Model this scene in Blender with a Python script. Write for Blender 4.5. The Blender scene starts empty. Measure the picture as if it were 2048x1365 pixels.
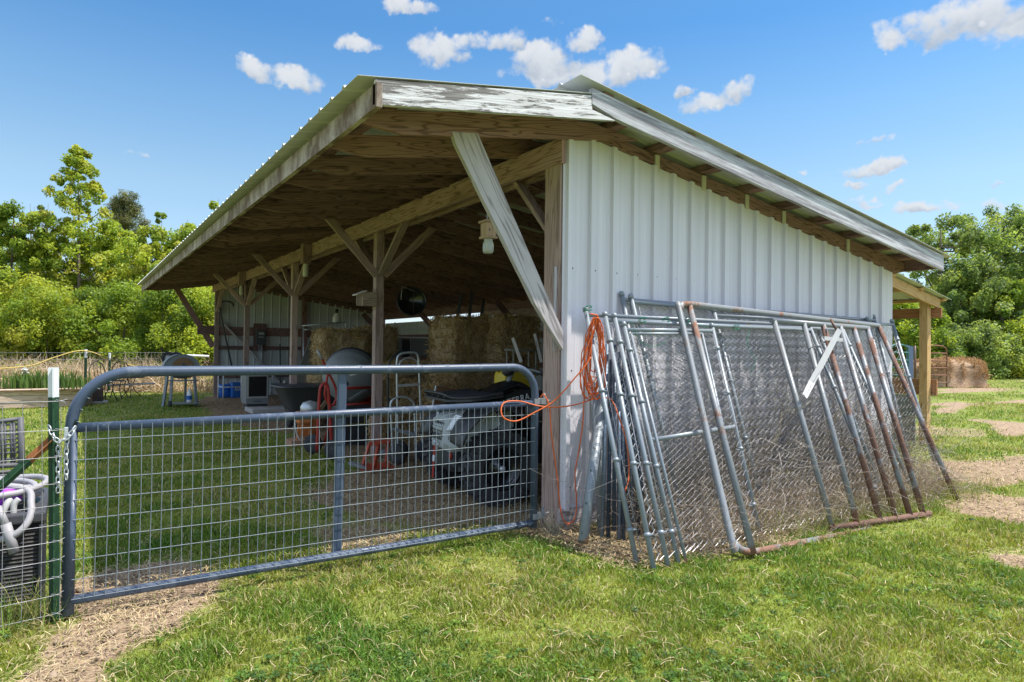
import bpy, math, random
import numpy as np
from mathutils import Vector, Matrix
R_ = math.radians
random.seed(7); rng = np.random.default_rng(11)
scene = bpy.context.scene
COL = scene.collection

# ---------------------------------------------------------------- camera
# world axes: +X runs along the gable wall, +Y along the open eave side, origin = near barn corner
F_PX, YAW, PIT, ROL = 1318.27, 0.5845, 0.0117, 0.0122
CAM = Vector((-3.1035, -4.0061, 1.3646))
_F = Vector((math.sin(YAW), math.cos(YAW), 0)); _R = Vector((math.cos(YAW), -math.sin(YAW), 0)); _U = Vector((0, 0, 1))
F2 = _F*math.cos(PIT) + _U*math.sin(PIT); U2 = _U*math.cos(PIT) - _F*math.sin(PIT)
R3 = _R*math.cos(ROL) + U2*math.sin(ROL); U3 = U2*math.cos(ROL) - _R*math.sin(ROL)
cd = bpy.data.cameras.new('camera'); cam = bpy.data.objects.new('camera', cd); COL.objects.link(cam)
cd.sensor_width = 36; cd.lens = F_PX/2048*36; cd.clip_end = 2000; cd.clip_start = 0.05
M = Matrix((R3, U3, -F2)).transposed().to_4x4(); M.translation = CAM
cam.matrix_world = M
scene.camera = cam
def ray(x, y): return F2 + R3*((x-1024)/F_PX) - U3*((y-682.5)/F_PX)
def PZ(x, y, z=0.0): d = ray(x, y); return CAM + d*((z-CAM.z)/d.z)
def PV(x, y, v): d = ray(x, y); return CAM + d*((v-CAM.y)/d.y)
def PU(x, y, u): d = ray(x, y); return CAM + d*((u-CAM.x)/d.x)
def PD(x, y, dist): return CAM + ray(x, y)*dist

# ---------------------------------------------------------------- light
SUN = Vector((0.414, -0.275, 1.0)).normalized()
elev = math.asin(SUN.z); rot = math.atan2(SUN.x, SUN.y)
sl = bpy.data.lights.new('sun', 'SUN'); so = bpy.data.objects.new('sun', sl); COL.objects.link(so)
sl.energy = 3.1; sl.angle = R_(0.55); sl.color = (1.0, 0.95, 0.87)
so.rotation_euler = SUN.to_track_quat('Z', 'Y').to_euler(); so.location = (0, 0, 30)
scene.view_settings.view_transform = 'Standard'; scene.view_settings.look = 'None'
scene.view_settings.gamma = 1.0; scene.view_settings.exposure = 1.30; scene.view_settings.use_curve_mapping = False
world = bpy.data.worlds.new('World'); scene.world = world; world.use_nodes = True

class NT:
    """small helper to write node trees"""
    def __init__(s, t): s.t = t; s.n = t.nodes; s.l = t.links
    def new(s, ty, **kw):
        n = s.n.new(ty)
        for k, v in kw.items(): setattr(n, k, v)
        return n
    def put(s, sock, v):
        if isinstance(v, bpy.types.NodeSocket): s.l.new(v, sock)
        elif v is not None: sock.default_value = v
    def math(s, op, a, b=None, c=None, clamp=False):
        n = s.new('ShaderNodeMath', operation=op, use_clamp=clamp)
        s.put(n.inputs[0], a)
        if b is not None: s.put(n.inputs[1], b)
        if c is not None: s.put(n.inputs[2], c)
        return n.outputs[0]
    def sstep(s, v, a, b, o0=0.0, o1=1.0):
        n = s.new('ShaderNodeMapRange', interpolation_type='SMOOTHSTEP')
        s.put(n.inputs['Value'], v); s.put(n.inputs['From Min'], a); s.put(n.inputs['From Max'], b)
        s.put(n.inputs['To Min'], o0); s.put(n.inputs['To Max'], o1); return n.outputs[0]
    def mix(s, f, a, b, mode='MIX'):
        n = s.new('ShaderNodeMix', data_type='RGBA', blend_type=mode)
        s.put(n.inputs[0], f); s.put(n.inputs[6], c4(a)); s.put(n.inputs[7], c4(b)); return n.outputs[2]
    def noise(s, vec, scale, detail=3, rough=0.55, dist=0.0, out=0):
        n = s.new('ShaderNodeTexNoise'); s.put(n.inputs['Vector'], vec); n.inputs['Scale'].default_value = scale
        n.inputs['Detail'].default_value = detail; n.inputs['Roughness'].default_value = rough; n.inputs['Distortion'].default_value = dist
        return n.outputs[out]
    def mapping(s, vec, scale=(1, 1, 1), loc=(0, 0, 0)):
        n = s.new('ShaderNodeMapping'); s.put(n.inputs[0], vec); n.inputs['Scale'].default_value = scale; n.inputs['Location'].default_value = loc
        return n.outputs[0]
    def ramp(s, f, stops):
        n = s.new('ShaderNodeValToRGB'); s.put(n.inputs[0], f); cr = n.color_ramp
        while len(cr.elements) < len(stops): cr.elements.new(0.5)
        for e, (p, c) in zip(cr.elements, stops): e.position = p; e.color = c4(c)
        return n.outputs[0]
def c4(c):
    if isinstance(c, bpy.types.NodeSocket) or c is None: return c
    return tuple(c) if len(c) == 4 else (c[0], c[1], c[2], 1.0)

# world: Nishita sky plus fair-weather clouds laid out by compass direction, and added off-view cloud fill
w = NT(world.node_tree); w.n.clear()
sky = w.new('ShaderNodeTexSky'); sky.sky_type = 'NISHITA'; sky.sun_disc = False
sky.sun_elevation = elev; sky.sun_rotation = rot; sky.air_density = 1.0; sky.dust_density = 0.3; sky.ozone_density = 2.6
geo = w.new('ShaderNodeTexCoord')
dirv = geo.outputs['Generated']
sx = w.new('ShaderNodeSeparateXYZ'); w.l.new(dirv, sx.inputs[0])
az = w.math('ARCTAN2', sx.outputs[0], sx.outputs[1]); el = w.math('ARCSINE', sx.outputs[2])
nvec = w.noise(dirv, 15, 4, 0.65, 0.0, 1)
sn = w.new('ShaderNodeSeparateXYZ'); w.l.new(nvec, sn.inputs[0])
azd = w.math('ADD', az, w.math('MULTIPLY', w.math('SUBTRACT', sn.outputs[0], 0.5), 0.07))
eld = w.math('ADD', el, w.math('MULTIPLY', w.math('SUBTRACT', sn.outputs[1], 0.5), 0.06))
# (x, y, half width, half height, tilt) of each cloud as read on the photograph, turned into azimuth / elevation
clouds = [(515,136,48,30,.12,1),(600,162,56,28,.08,1),(718,92,54,21,0,1),(810,8,70,22,0,1),(880,106,66,38,0,1),(985,86,68,30,-.2,1),
          (1085,126,84,42,0,1),(1165,92,42,34,-.2,.95),(1240,146,104,42,-.05,1),(1130,150,120,28,0,1),(1355,186,24,14,0,.8),(1474,180,40,34,-.15,1),
          (1415,208,70,26,-.1,.85),(1368,186,18,12,0,.6),(1930,40,170,56,.06,1),(1775,75,44,30,.5,.8),(2060,50,120,60,0,1),
          (1742,342,64,20,-.05,1),(1720,368,44,11,0,.8),(1802,378,24,11,0,.8),(1745,277,36,11,-.25,.55),(1606,342,16,9,0,.8),
          (1850,416,70,17,0,.9),(1735,402,44,9,0,.7),(2010,412,60,16,0,.8),(270,315,44,7,0,.45),(50,400,36,7,0,.35),(2005,372,24,8,0,.5),(1700,400,40,8,0,.5),(1100,50,20,8,0,.3)]
cov = None; und = None
for (x, y, hw, hh, tilt, s_) in clouds:
    def ae(px_, py_):
        d = ray(px_, py_).normalized(); return math.atan2(d.x, d.y), math.asin(d.z)
    a0, e0 = ae(x, y); a1, _ = ae(x+hw, y); _, e1 = ae(x, y-hh)
    wa, he = abs(a1-a0)*1.15, abs(e1-e0)*1.25
    da = w.math('MULTIPLY', w.math('SUBTRACT', azd, a0), 1/wa)
    de0 = w.math('SUBTRACT', eld, e0)
    de = w.math('MULTIPLY', w.math('MULTIPLY_ADD', w.math('SUBTRACT', azd, a0), tilt*he/wa*1.6, de0), 1/he)
    below = w.math('MINIMUM', de, 0.0)
    de2 = w.math('MULTIPLY_ADD', below, 0.45, de)      # flatter bases
    dd = w.math('ADD', w.math('MULTIPLY', da, da), w.math('MULTIPLY', de2, de2))
    m = w.math('MULTIPLY', w.math('SUBTRACT', 1.0, dd), s_)
    u_ = w.math('MULTIPLY', w.sstep(m, -0.3, 0.5), w.sstep(de, 0.45, -0.7))
    cov = m if cov is None else w.math('MAXIMUM', cov, m)
    und = u_ if und is None else w.math('MAXIMUM', und, u_)
fine = w.noise(dirv, 20, 6, 0.68)
vor = w.new('ShaderNodeTexVoronoi', feature='F1'); w.put(vor.inputs['Vector'], dirv); vor.inputs['Scale'].default_value = 30; vor.inputs['Detail'].default_value = 2; vor.inputs['Roughness'].default_value = 0.6
puff = w.math('SUBTRACT', 0.50, vor.outputs['Distance'])
cv = w.math('ADD', w.math('MULTIPLY_ADD', cov, 1.45, w.math('MULTIPLY_ADD', puff, 0.9, 0.12)), w.math('MULTIPLY', w.math('SUBTRACT', fine, 0.5), 2.1))
alpha = w.sstep(cv, -0.10, 0.95)
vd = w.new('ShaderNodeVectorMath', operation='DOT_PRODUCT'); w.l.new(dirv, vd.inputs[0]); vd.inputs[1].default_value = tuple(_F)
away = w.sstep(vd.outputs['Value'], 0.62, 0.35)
field = w.math('MULTIPLY', w.sstep(w.noise(dirv, 3.2, 3, 0.6), 0.44, 0.60), w.math('MULTIPLY', away, w.sstep(el, 0.02, 0.25)))  # added cloud cover outside the view, put in to brighten the shade
skyc = w.mix(1.0, sky.outputs[0], w.ramp(el, [(0.0, (0.38, 0.40, 0.52)), (0.11, (0.46, 0.46, 0.46)), (0.226, (0.50, 0.52, 0.48)), (0.33, (0.40, 0.51, 0.52)), (0.45, (0.25, 0.44, 0.53)), (0.60, (0.30, 0.48, 0.54)), (0.85, (0.78, 0.86, 0.84)), (1.0, (0.92, 0.98, 0.95))]), 'MULTIPLY')  # tint by elevation; overhead sky above the frame lifted as added fill
bgs = w.new('ShaderNodeBackground'); w.put(bgs.inputs[0], skyc); bgs.inputs[1].default_value = 0.15
shade = w.math('ADD', w.math('MULTIPLY', und, w.sstep(w.noise(dirv, 14, 4), 0.25, 0.65)), w.math('MULTIPLY', w.sstep(puff, 0.2, -0.1), 0.45))
ccol = w.mix(w.math('MULTIPLY', shade, 0.85), (0.86, 0.87, 0.88), (0.44, 0.50, 0.58))
bgc = w.new('ShaderNodeBackground'); w.put(bgc.inputs[0], ccol); bgc.inputs[1].default_value = 0.455
mx = w.new('ShaderNodeMixShader'); w.put(mx.inputs[0], w.math('MULTIPLY', alpha, 0.96)); w.l.new(bgs.outputs[0], mx.inputs[1]); w.l.new(bgc.outputs[0], mx.inputs[2])
bg_fill = w.new('ShaderNodeBackground'); bg_fill.inputs[0].default_value = (0.84, 0.91, 1.13, 1); bg_fill.inputs[1].default_value = 0.72
mx2 = w.new('ShaderNodeMixShader'); w.put(mx2.inputs[0], field); w.l.new(mx.outputs[0], mx2.inputs[1]); w.l.new(bg_fill.outputs[0], mx2.inputs[2])
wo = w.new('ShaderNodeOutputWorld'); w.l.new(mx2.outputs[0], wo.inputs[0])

# ---------------------------------------------------------------- materials
MATS = {}
def mat(name, build):
    m = bpy.data.materials.new(name); m.use_nodes = True
    t = NT(m.node_tree); t.n.clear()
    out = t.new('ShaderNodeOutputMaterial'); p = t.new('ShaderNodeBsdfPrincipled'); t.l.new(p.outputs[0], out.inputs[0])
    build(t, p, out); MATS[name] = m; return m
def UVn(t): n = t.new('ShaderNodeUVMap'); n.uv_map = 'UVMap'; return n.outputs[0]
def OBJ(t): return t.new('ShaderNodeTexCoord').outputs['Object']
def bump(t, p, h, s=0.3, d=0.01):
    b = t.new('ShaderNodeBump'); b.inputs['Strength'].default_value = s; b.inputs['Distance'].default_value = d
    t.put(b.inputs['Height'], h); t.l.new(b.outputs[0], p.inputs['Normal'])
def wood(name, dark, light, grain=1.0, rough=0.85, stain=(0.05, 0.035, 0.02), stain_amt=0.4, rings=9.0):
    def b(t, p, o):
        uv = UVn(t)
        a = t.noise(t.mapping(uv, (0.9, 10, 1)), 1.0, 2, 0.5)
        r = t.math('PINGPONG', t.math('MULTIPLY', a, rings), 0.5); r = t.math('MULTIPLY', r, 2.0)
        r = t.sstep(r, 0.98, 0.55)
        f = t.noise(t.mapping(uv, (3, 170, 1)), 1.0, 4, 0.65)
        g = t.math('ADD', t.math('MULTIPLY', r, 0.42*grain), t.math('MULTIPLY', f, 0.75))
        c = t.mix(t.sstep(g, 0.2, 0.95), dark, light)
        vo = t.new('ShaderNodeTexVoronoi'); t.put(vo.inputs['Vector'], t.mapping(uv, (1.4, 6.5, 1))); vo.inputs['Scale'].default_value = 1.0
        k = t.sstep(vo.outputs['Distance'], 0.10, 0.05)
        c = t.mix(t.math('MULTIPLY', k, 0.75), c, tuple(x*0.35 for x in dark))
        s = t.sstep(t.noise(t.mapping(uv, (1.2, 5, 1), (7, 3, 0)), 1.0, 4, 0.6), 0.5, 0.72)
        c = t.mix(t.math('MULTIPLY', s, stain_amt), c, stain)
        oi = t.new('ShaderNodeObjectInfo'); c = t.mix(1.0, c, t.ramp(oi.outputs['Random'], [(0, (0.72, 0.72, 0.72)), (1, (1.25, 1.22, 1.18))]), 'MULTIPLY')
        t.put(p.inputs['Base Color'], c); p.inputs['Roughness'].default_value = rough
        p.inputs['Specular IOR Level'].default_value = 0.2
        bump(t, p, g, 0.5, 0.004)
    return mat(name, b)
wood('post_wood', (0.24, 0.165, 0.15), (0.50, 0.37, 0.33), 0.8, stain=(0.18, 0.14, 0.11), stain_amt=0.35)
wood('header_wood', (0.20, 0.12, 0.11), (0.48, 0.325, 0.31), 0.9, stain=(0.14, 0.075, 0.05), stain_amt=0.55)
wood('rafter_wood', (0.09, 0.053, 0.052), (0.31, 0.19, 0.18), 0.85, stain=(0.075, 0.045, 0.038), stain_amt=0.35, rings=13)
wood('gray_wood', (0.28, 0.25, 0.25), (0.62, 0.575, 0.59), 1.0, stain=(0.20, 0.17, 0.14), stain_amt=0.35, rings=7)
wood('new_wood', (0.42, 0.25, 0.10), (0.66, 0.45, 0.22), 0.7, stain=(0.40, 0.22, 0.08), stain_amt=0.2)
wood('red_wood', (0.33, 0.14, 0.06), (0.52, 0.27, 0.13), 0.7, stain=(0.30, 0.11, 0.05), stain_amt=0.2)
wood('timber_pale', (0.30, 0.22, 0.17), (0.60, 0.48, 0.40), 0.8, stain=(0.25, 0.17, 0.12), stain_amt=0.3)
wood('cedar', (0.30, 0.20, 0.12), (0.50, 0.36, 0.24), 0.8, stain_amt=0.15)
def _white(t, p, o):
    uv = UVn(t)
    pa = t.noise(t.mapping(uv, (3.2, 34, 1)), 1.0, 8, 0.75, 0.5)
    big = t.noise(t.mapping(uv, (0.5, 2.2, 1), (3, 1, 0)), 1.0, 3, 0.6)
    th = t.math('ADD', t.math('MULTIPLY', pa, 0.75), t.math('MULTIPLY', big, 0.45))
    bare = t.sstep(th, 0.605, 0.645)
    g = t.noise(t.mapping(uv, (2.5, 130, 1)), 1.0, 3, 0.6)
    wc = t.mix(t.sstep(g, 0.3, 0.75), (0.50, 0.48, 0.49), (0.80, 0.79, 0.80))
    bc = t.mix(t.sstep(g, 0.3, 0.7), (0.06, 0.05, 0.045), (0.30, 0.28, 0.27))
    t.put(p.inputs['Base Color'], t.mix(bare, wc, bc)); p.inputs['Roughness'].default_value = 0.85
    bump(t, p, t.math('SUBTRACT', g, t.math('MULTIPLY', bare, 0.8)), 0.6, 0.003)
mat('peeling_white', _white)
def _rakegray(t, p, o):
    uv = UVn(t)
    g = t.noise(t.mapping(uv, (2.2, 100, 1)), 1.0, 4, 0.65)
    a = t.noise(t.mapping(uv, (1.1, 18, 1)), 1.0, 5, 0.7); r = t.sstep(a, 0.35, 0.68)
    c = t.mix(t.sstep(t.math('ADD', t.math('MULTIPLY', g, .6), t.math('MULTIPLY', r, .35)), 0.25, 0.7), (0.20, 0.19, 0.21), (0.56, 0.56, 0.60))
    t.put(p.inputs['Base Color'], c); p.inputs['Roughness'].default_value = 0.85
    bump(t, p, g, 0.6, 0.003)
mat('weathered_rake', _rakegray)
def _fascia(t, p, o):
    uv = UVn(t)
    n = t.noise(t.mapping(uv, (2.6, 1.6, 1)), 1.0, 6, 0.7, 0.3)
    g = t.noise(t.mapping(uv, (2.2, 100, 1)), 1.0, 4, 0.65)
    c = t.mix(t.sstep(n, 0.40, 0.62), (0.11, 0.06, 0.035), (0.50, 0.43, 0.37))
    c = t.mix(t.math('MULTIPLY', g, 0.5), c, (0.25, 0.2, 0.16))
    t.put(p.inputs['Base Color'], c); p.inputs['Roughness'].default_value = 0.9
    bump(t, p, g, 0.5, 0.003)
mat('stained_fascia', _fascia)
def simple(name, col, rough=0.6, metal=0.0, var=0.15, scale=6.0, spec=0.4, bmp=0.0):
    def b(t, p, o):
        ob = OBJ(t); n = t.noise(ob, scale, 5, 0.65)
        c = t.mix(n, tuple(x*(1-var) for x in col), tuple(min(1, x*(1+var)) for x in col))
        t.put(p.inputs['Base Color'], c); t.put(p.inputs['Roughness'], t.math('MULTIPLY_ADD', n, 0.25, rough-0.12))
        p.inputs['Metallic'].default_value = metal; p.inputs['Specular IOR Level'].default_value = spec
        if bmp: bump(t, p, t.noise(ob, scale*8, 3), bmp, 0.003)
    return mat(name, b)
def _siding(t, p, o):
    ob = OBJ(t)
    s = t.noise(t.mapping(ob, (22, 22, 0.35)), 1.0, 4, 0.6)
    d = t.noise(ob, 1.3, 4)
    c = t.mix(t.sstep(s, 0.3, 0.7), (0.60, 0.58, 0.62), (0.69, 0.665, 0.71))
    sz = t.new('ShaderNodeSeparateXYZ'); t.l.new(ob, sz.inputs[0])
    low = t.math('MULTIPLY', t.sstep(sz.outputs[2], 0.55, 0.12), t.sstep(d, 0.42, 0.66))
    c = t.mix(t.math('MULTIPLY', low, 0.55), c, (0.42, 0.37, 0.29))
    hi = t.math('MULTIPLY', t.sstep(sz.outputs[2], 2.35, 3.0), t.sstep(s, 0.3, 0.75))
    c = t.mix(t.math('MULTIPLY', hi, 0.35), c, (0.55, 0.57, 0.47))
    t.put(p.inputs['Base Color'], c); p.inputs['Roughness'].default_value = 0.5; p.inputs['Specular IOR Level'].default_value = 0.35
    bump(t, p, t.noise(ob, 3, 2), 0.12, 0.02)
mat('siding', _siding)
simple('siding_back', (0.56, 0.58, 0.58), 0.6, var=0.1)
simple('roof_metal', (0.56, 0.57, 0.56), 0.45, 0.0, 0.12, 2.0)
simple('roof_under', (0.50, 0.54, 0.46), 0.6, 0.0, 0.18, 3.0)
simple('gate_wire', (0.20, 0.235, 0.26), 0.5, 0.1, 0.15, 20.0)
simple('screw', (0.06, 0.07, 0.07), 0.5)
def _wire(t, p, o):
    ob = OBJ(t); n = t.noise(ob, 20, 3)
    t.put(p.inputs['Base Color'], t.mix(n, (0.20, 0.20, 0.21), (0.44, 0.44, 0.45))); p.inputs['Metallic'].default_value = 0.2; p.inputs['Roughness'].default_value = 0.42
mat('galv_wire', _wire)
def pipe(name, paint, rust, lo, hi, metal=0.35, sc=3.0):
    def b(t, p, o):
        ob = OBJ(t)
        n = t.noise(t.mapping(ob, (1, 1, 0.6)), sc, 6, 0.7)
        f = t.noise(ob, 40, 4, 0.7)
        sz = t.new('ShaderNodeSeparateXYZ'); t.l.new(ob, sz.inputs[0])
        low = t.sstep(sz.outputs[2], 0.35, 0.0, 0.0, 0.14)
        m = t.sstep(t.math('ADD', t.math('ADD', n, low), t.math('MULTIPLY', f, 0.12)), lo, hi)
        pc = t.mix(f, tuple(x*0.8 for x in paint), tuple(min(1, x*1.2) for x in paint))
        rc = t.mix(f, tuple(x*0.55 for x in rust), tuple(min(1, x*1.5) for x in rust))
        t.put(p.inputs['Base Color'], t.mix(m, pc, rc)); t.put(p.inputs['Metallic'], t.math('MULTIPLY', t.math('SUBTRACT', 1, m), metal))
        t.put(p.inputs['Roughness'], t.sstep(m, 0, 1, 0.42, 0.85)); bump(t, p, f, 0.25, 0.002)
    return mat(name, b)
pipe('gate_blue', (0.050, 0.073, 0.118), (0.11, 0.135, 0.18), 0.60, 0.72, 0.0, 9.0)
pipe('galv_pipe', (0.23, 0.26, 0.285), (0.30, 0.17, 0.08), 0.68, 0.78, 0.2)
pipe('painted_pipe', (0.21, 0.225, 0.235), (0.19, 0.095, 0.06), 0.63, 0.72, 0.1)
pipe('rusty_pipe', (0.22, 0.235, 0.25), (0.155, 0.08, 0.055), 0.50, 0.60, 0.1, 4.0)
pipe('dark_pipe', (0.035, 0.055, 0.085), (0.05, 0.06, 0.08), 0.6, 0.8, 0.3)
pipe('blue_steel', (0.15, 0.20, 0.26), (0.20, 0.12, 0.07), 0.66, 0.76, 0.4)
pipe('brown_pipe', (0.11, 0.07, 0.05), (0.18, 0.08, 0.04), 0.45, 0.6, 0.1)
simple('black_plastic', (0.034, 0.036, 0.040), 0.45, var=0.25, spec=0.5)
simple('rubber', (0.038, 0.038, 0.040), 0.85, var=0.3, bmp=0.4)
simple('dark_gray', (0.075, 0.08, 0.09), 0.5, var=0.2)
simple('mid_gray', (0.21, 0.225, 0.23), 0.5, var=0.15)
simple('galv_bright', (0.46, 0.46, 0.47), 0.45, 0.2)
simple('galv_dark', (0.14, 0.14, 0.155), 0.6, 0.1)
simple('light_gray', (0.36, 0.36, 0.35), 0.5, var=0.12)
simple('atv_gray', (0.40, 0.43, 0.42), 0.4, var=0.1)
simple('gloss_black', (0.012, 0.013, 0.016), 0.22, var=0.1, spec=0.6)
simple('white_plastic', (0.72, 0.72, 0.70), 0.5, var=0.05)
simple('white_paint', (0.70, 0.71, 0.72), 0.55, var=0.08, scale=20)
simple('red_paint', (0.38, 0.03, 0.022), 0.45, var=0.25, scale=14)
simple('red_orange', (0.40, 0.06, 0.025), 0.55, var=0.35, scale=16)
simple('orange_paint', (0.55, 0.19, 0.06), 0.5, var=0.2)
simple('orange_cord', (0.62, 0.12, 0.025), 0.5, var=0.08)
simple('yellow', (0.62, 0.46, 0.03), 0.45, var=0.15)
simple('blue_plastic', (0.015, 0.12, 0.42), 0.45, var=0.15)
simple('silver', (0.55, 0.58, 0.60), 0.38, 0.5, var=0.15, scale=15)
simple('green_paint', (0.018, 0.065, 0.03), 0.5, var=0.25, scale=15)
simple('cord_green', (0.01, 0.22, 0.12), 0.5)
simple('cream', (0.55, 0.52, 0.42), 0.6)
simple('bronze', (0.09, 0.055, 0.045), 0.55, var=0.3)
simple('cardboard', (0.36, 0.20, 0.12), 0.85, var=0.1)
simple('plank_gray', (0.24, 0.24, 0.22), 0.8, var=0.1)
simple('hose', (0.30, 0.29, 0.30), 0.55, var=0.15)
simple('purple', (0.32, 0.04, 0.60), 0.4)
pipe('rust_bar', (0.40, 0.20, 0.05), (0.30, 0.12, 0.04), 0.5, 0.6, 0.0, 12.0)
simple('yellow_dull', (0.42, 0.36, 0.06), 0.5)
wood('cedar_gray', (0.16, 0.12, 0.09), (0.38, 0.30, 0.24), 0.8)
simple('grill_gray', (0.20, 0.23, 0.25), 0.5, var=0.2)
simple('rust_panel', (0.22, 0.13, 0.07), 0.7, var=0.4, scale=30)
simple('brown_soil', (0.16, 0.10, 0.06), 0.95, bmp=0.5)
simple('purple_dark', (0.20, 0.08, 0.26), 0.5)
simple('black_iron', (0.025, 0.024, 0.026), 0.6)
simple('black_gray', (0.10, 0.10, 0.11), 0.6, var=0.2)
simple('navy', (0.02, 0.05, 0.12), 0.6)
simple('green_tube', (0.03, 0.12, 0.11), 0.5)
def _wick(t, p, o):
    ob = OBJ(t); w1 = t.new('ShaderNodeTexWave'); w1.wave_type = 'BANDS'; w1.bands_direction = 'Z'; t.put(w1.inputs['Vector'], ob); w1.inputs['Scale'].default_value = 16; w1.inputs['Distortion'].default_value = 1.0
    ck = t.new('ShaderNodeTexChecker'); t.put(ck.inputs['Vector'], t.mapping(ob, (14, 14, 26))); ck.inputs['Scale'].default_value = 1.0
    h = t.math('ADD', w1.outputs['Fac'], t.math('MULTIPLY', ck.outputs['Fac'], 0.6))
    t.put(p.inputs['Base Color'], t.mix(t.sstep(h, 0.1, 1.5), (0.012, 0.012, 0.014), (0.055, 0.052, 0.055))); p.inputs['Roughness'].default_value = 0.4; bump(t, p, h, 1.0, 0.012)
mat('wicker', _wick)
simple('wicker_lid', (0.06, 0.06, 0.068), 0.4, var=0.2, scale=30, bmp=0.5)
simple('rope_yellow', (0.55, 0.42, 0.12), 0.8)
simple('concrete', (0.42, 0.40, 0.37), 0.9, var=0.15, scale=10, bmp=0.3)
simple('lens_white', (0.75, 0.78, 0.82), 0.15, var=0.05, spec=0.8)
def _glass(t, p, o):
    p.inputs['Base Color'].default_value = (0.75, 0.78, 0.74, 1); p.inputs['Roughness'].default_value = 0.12
    p.inputs['Transmission Weight'].default_value = 0.55
mat('jar_glass', _glass)
def _bark(t, p, o):
    ob = OBJ(t); n = t.noise(t.mapping(ob, (8, 8, 1.5)), 1.0, 5, 0.7)
    t.put(p.inputs['Base Color'], t.mix(n, (0.06, 0.045, 0.03), (0.22, 0.18, 0.14))); p.inputs['Roughness'].default_value = 0.95
    bump(t, p, n, 0.6, 0.03)
mat('bark', _bark)
def leafmat(name, trans=0.35, rough=0.55, boost=1.0):
    def b(t, p, o):
        a = t.new('ShaderNodeAttribute'); a.attribute_name = 'col'
        c = a.outputs['Color']
        t.put(p.inputs['Base Color'], c); p.inputs['Roughness'].default_value = rough; p.inputs['Specular IOR Level'].default_value = 0.3
        tr = t.new('ShaderNodeBsdfTranslucent'); t.put(tr.inputs[0], t.mix(1.0, c, (1.25, 1.15, 0.6), 'MULTIPLY'))
        m = t.new('ShaderNodeMixShader'); m.inputs[0].default_value = trans
        t.l.new(p.outputs[0], m.inputs[1]); t.l.new(tr.outputs[0], m.inputs[2]); t.l.new(m.outputs[0], o.inputs[0])
    return mat(name, b)
leafmat('leaf', 0.55, 0.5); leafmat('blade', 0.35, 0.5); leafmat('straw_mat', 0.15, 0.75)
def _hay(t, p, o):
    ob = OBJ(t)
    n = t.noise(t.mapping(ob, (30, 30, 6)), 1.0, 5, 0.75, 1.5); m = t.noise(t.mapping(ob, (9, 9, 3)), 1.0, 5, 0.7)
    c = t.mix(t.sstep(n, 0.3, 0.72), (0.34, 0.24, 0.13), (0.78, 0.60, 0.37)); c = t.mix(t.math('MULTIPLY', t.sstep(m, 0.4, 0.7), 0.6), c, (0.45, 0.31, 0.18))
    t.put(p.inputs['Base Color'], c); p.inputs['Roughness'].default_value = 0.95; bump(t, p, n, 1.0, 0.03)
mat('hay', _hay)
def _ohay(t, p, o):
    ob = OBJ(t); n = t.noise(t.mapping(ob, (9, 9, 22)), 1.0, 6, 0.75, 1.0); m = t.noise(ob, 2.5, 5, 0.7)
    c = t.mix(t.sstep(n, 0.3, 0.72), (0.24, 0.15, 0.085), (0.62, 0.43, 0.27)); c = t.mix(t.math('MULTIPLY', t.sstep(m, 0.4, 0.7), .6), c, (0.32, 0.20, 0.12))
    t.put(p.inputs['Base Color'], c); p.inputs['Roughness'].default_value = 0.95; bump(t, p, n, 1.0, 0.06)
mat('old_hay', _ohay)
def _ground(t, p, o):
    a = t.new('ShaderNodeAttribute'); a.attribute_name = 'col'
    s = t.new('ShaderNodeSeparateColor'); t.l.new(a.outputs['Color'], s.inputs[0])
    ob = OBJ(t)
    n1 = t.noise(ob, 2.2, 6, 0.65); n2 = t.noise(ob, 26, 6, 0.75); n3 = t.noise(ob, 0.12, 4, 0.6); n4 = t.noise(ob, 0.9, 5, 0.7)
    gr = t.mix(t.sstep(n2, 0.3, 0.7), (0.10, 0.13, 0.028), (0.24, 0.27, 0.06))
    gr = t.mix(t.math('MULTIPLY', t.sstep(n4, 0.42, 0.66), 0.6), gr, (0.24, 0.27, 0.06))
    gr = t.mix(t.math('MULTIPLY', t.sstep(n3, 0.45, 0.7), 0.35), gr, (0.20, 0.30, 0.04))
    di = t.mix(t.sstep(n2, 0.3, 0.72), (0.20, 0.13, 0.085), (0.42, 0.31, 0.21))
    di = t.mix(t.math('MULTIPLY', t.sstep(n1, 0.45, 0.65), 0.55), di, (0.34, 0.25, 0.15))
    br = t.mix(t.sstep(n2, 0.3, 0.7), (0.15, 0.10, 0.06), (0.38, 0.27, 0.17))
    c = t.mix(t.sstep(t.math('ADD', s.outputs[0], t.math('MULTIPLY', t.math('SUBTRACT', n1, 0.5), 0.5)), 0.35, 0.6), gr, di)
    c = t.mix(t.sstep(t.math('ADD', s.outputs[1], t.math('MULTIPLY', t.math('SUBTRACT', n1, 0.5), 0.5)), 0.35, 0.6), c, br)
    t.put(p.inputs['Base Color'], c); p.inputs['Roughness'].default_value = 0.95; p.inputs['Specular IOR Level'].default_value = 0.15
    bump(t, p, t.math('ADD', n2, n1), 0.7, 0.03)
mat('ground_mat', _ground)

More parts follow.
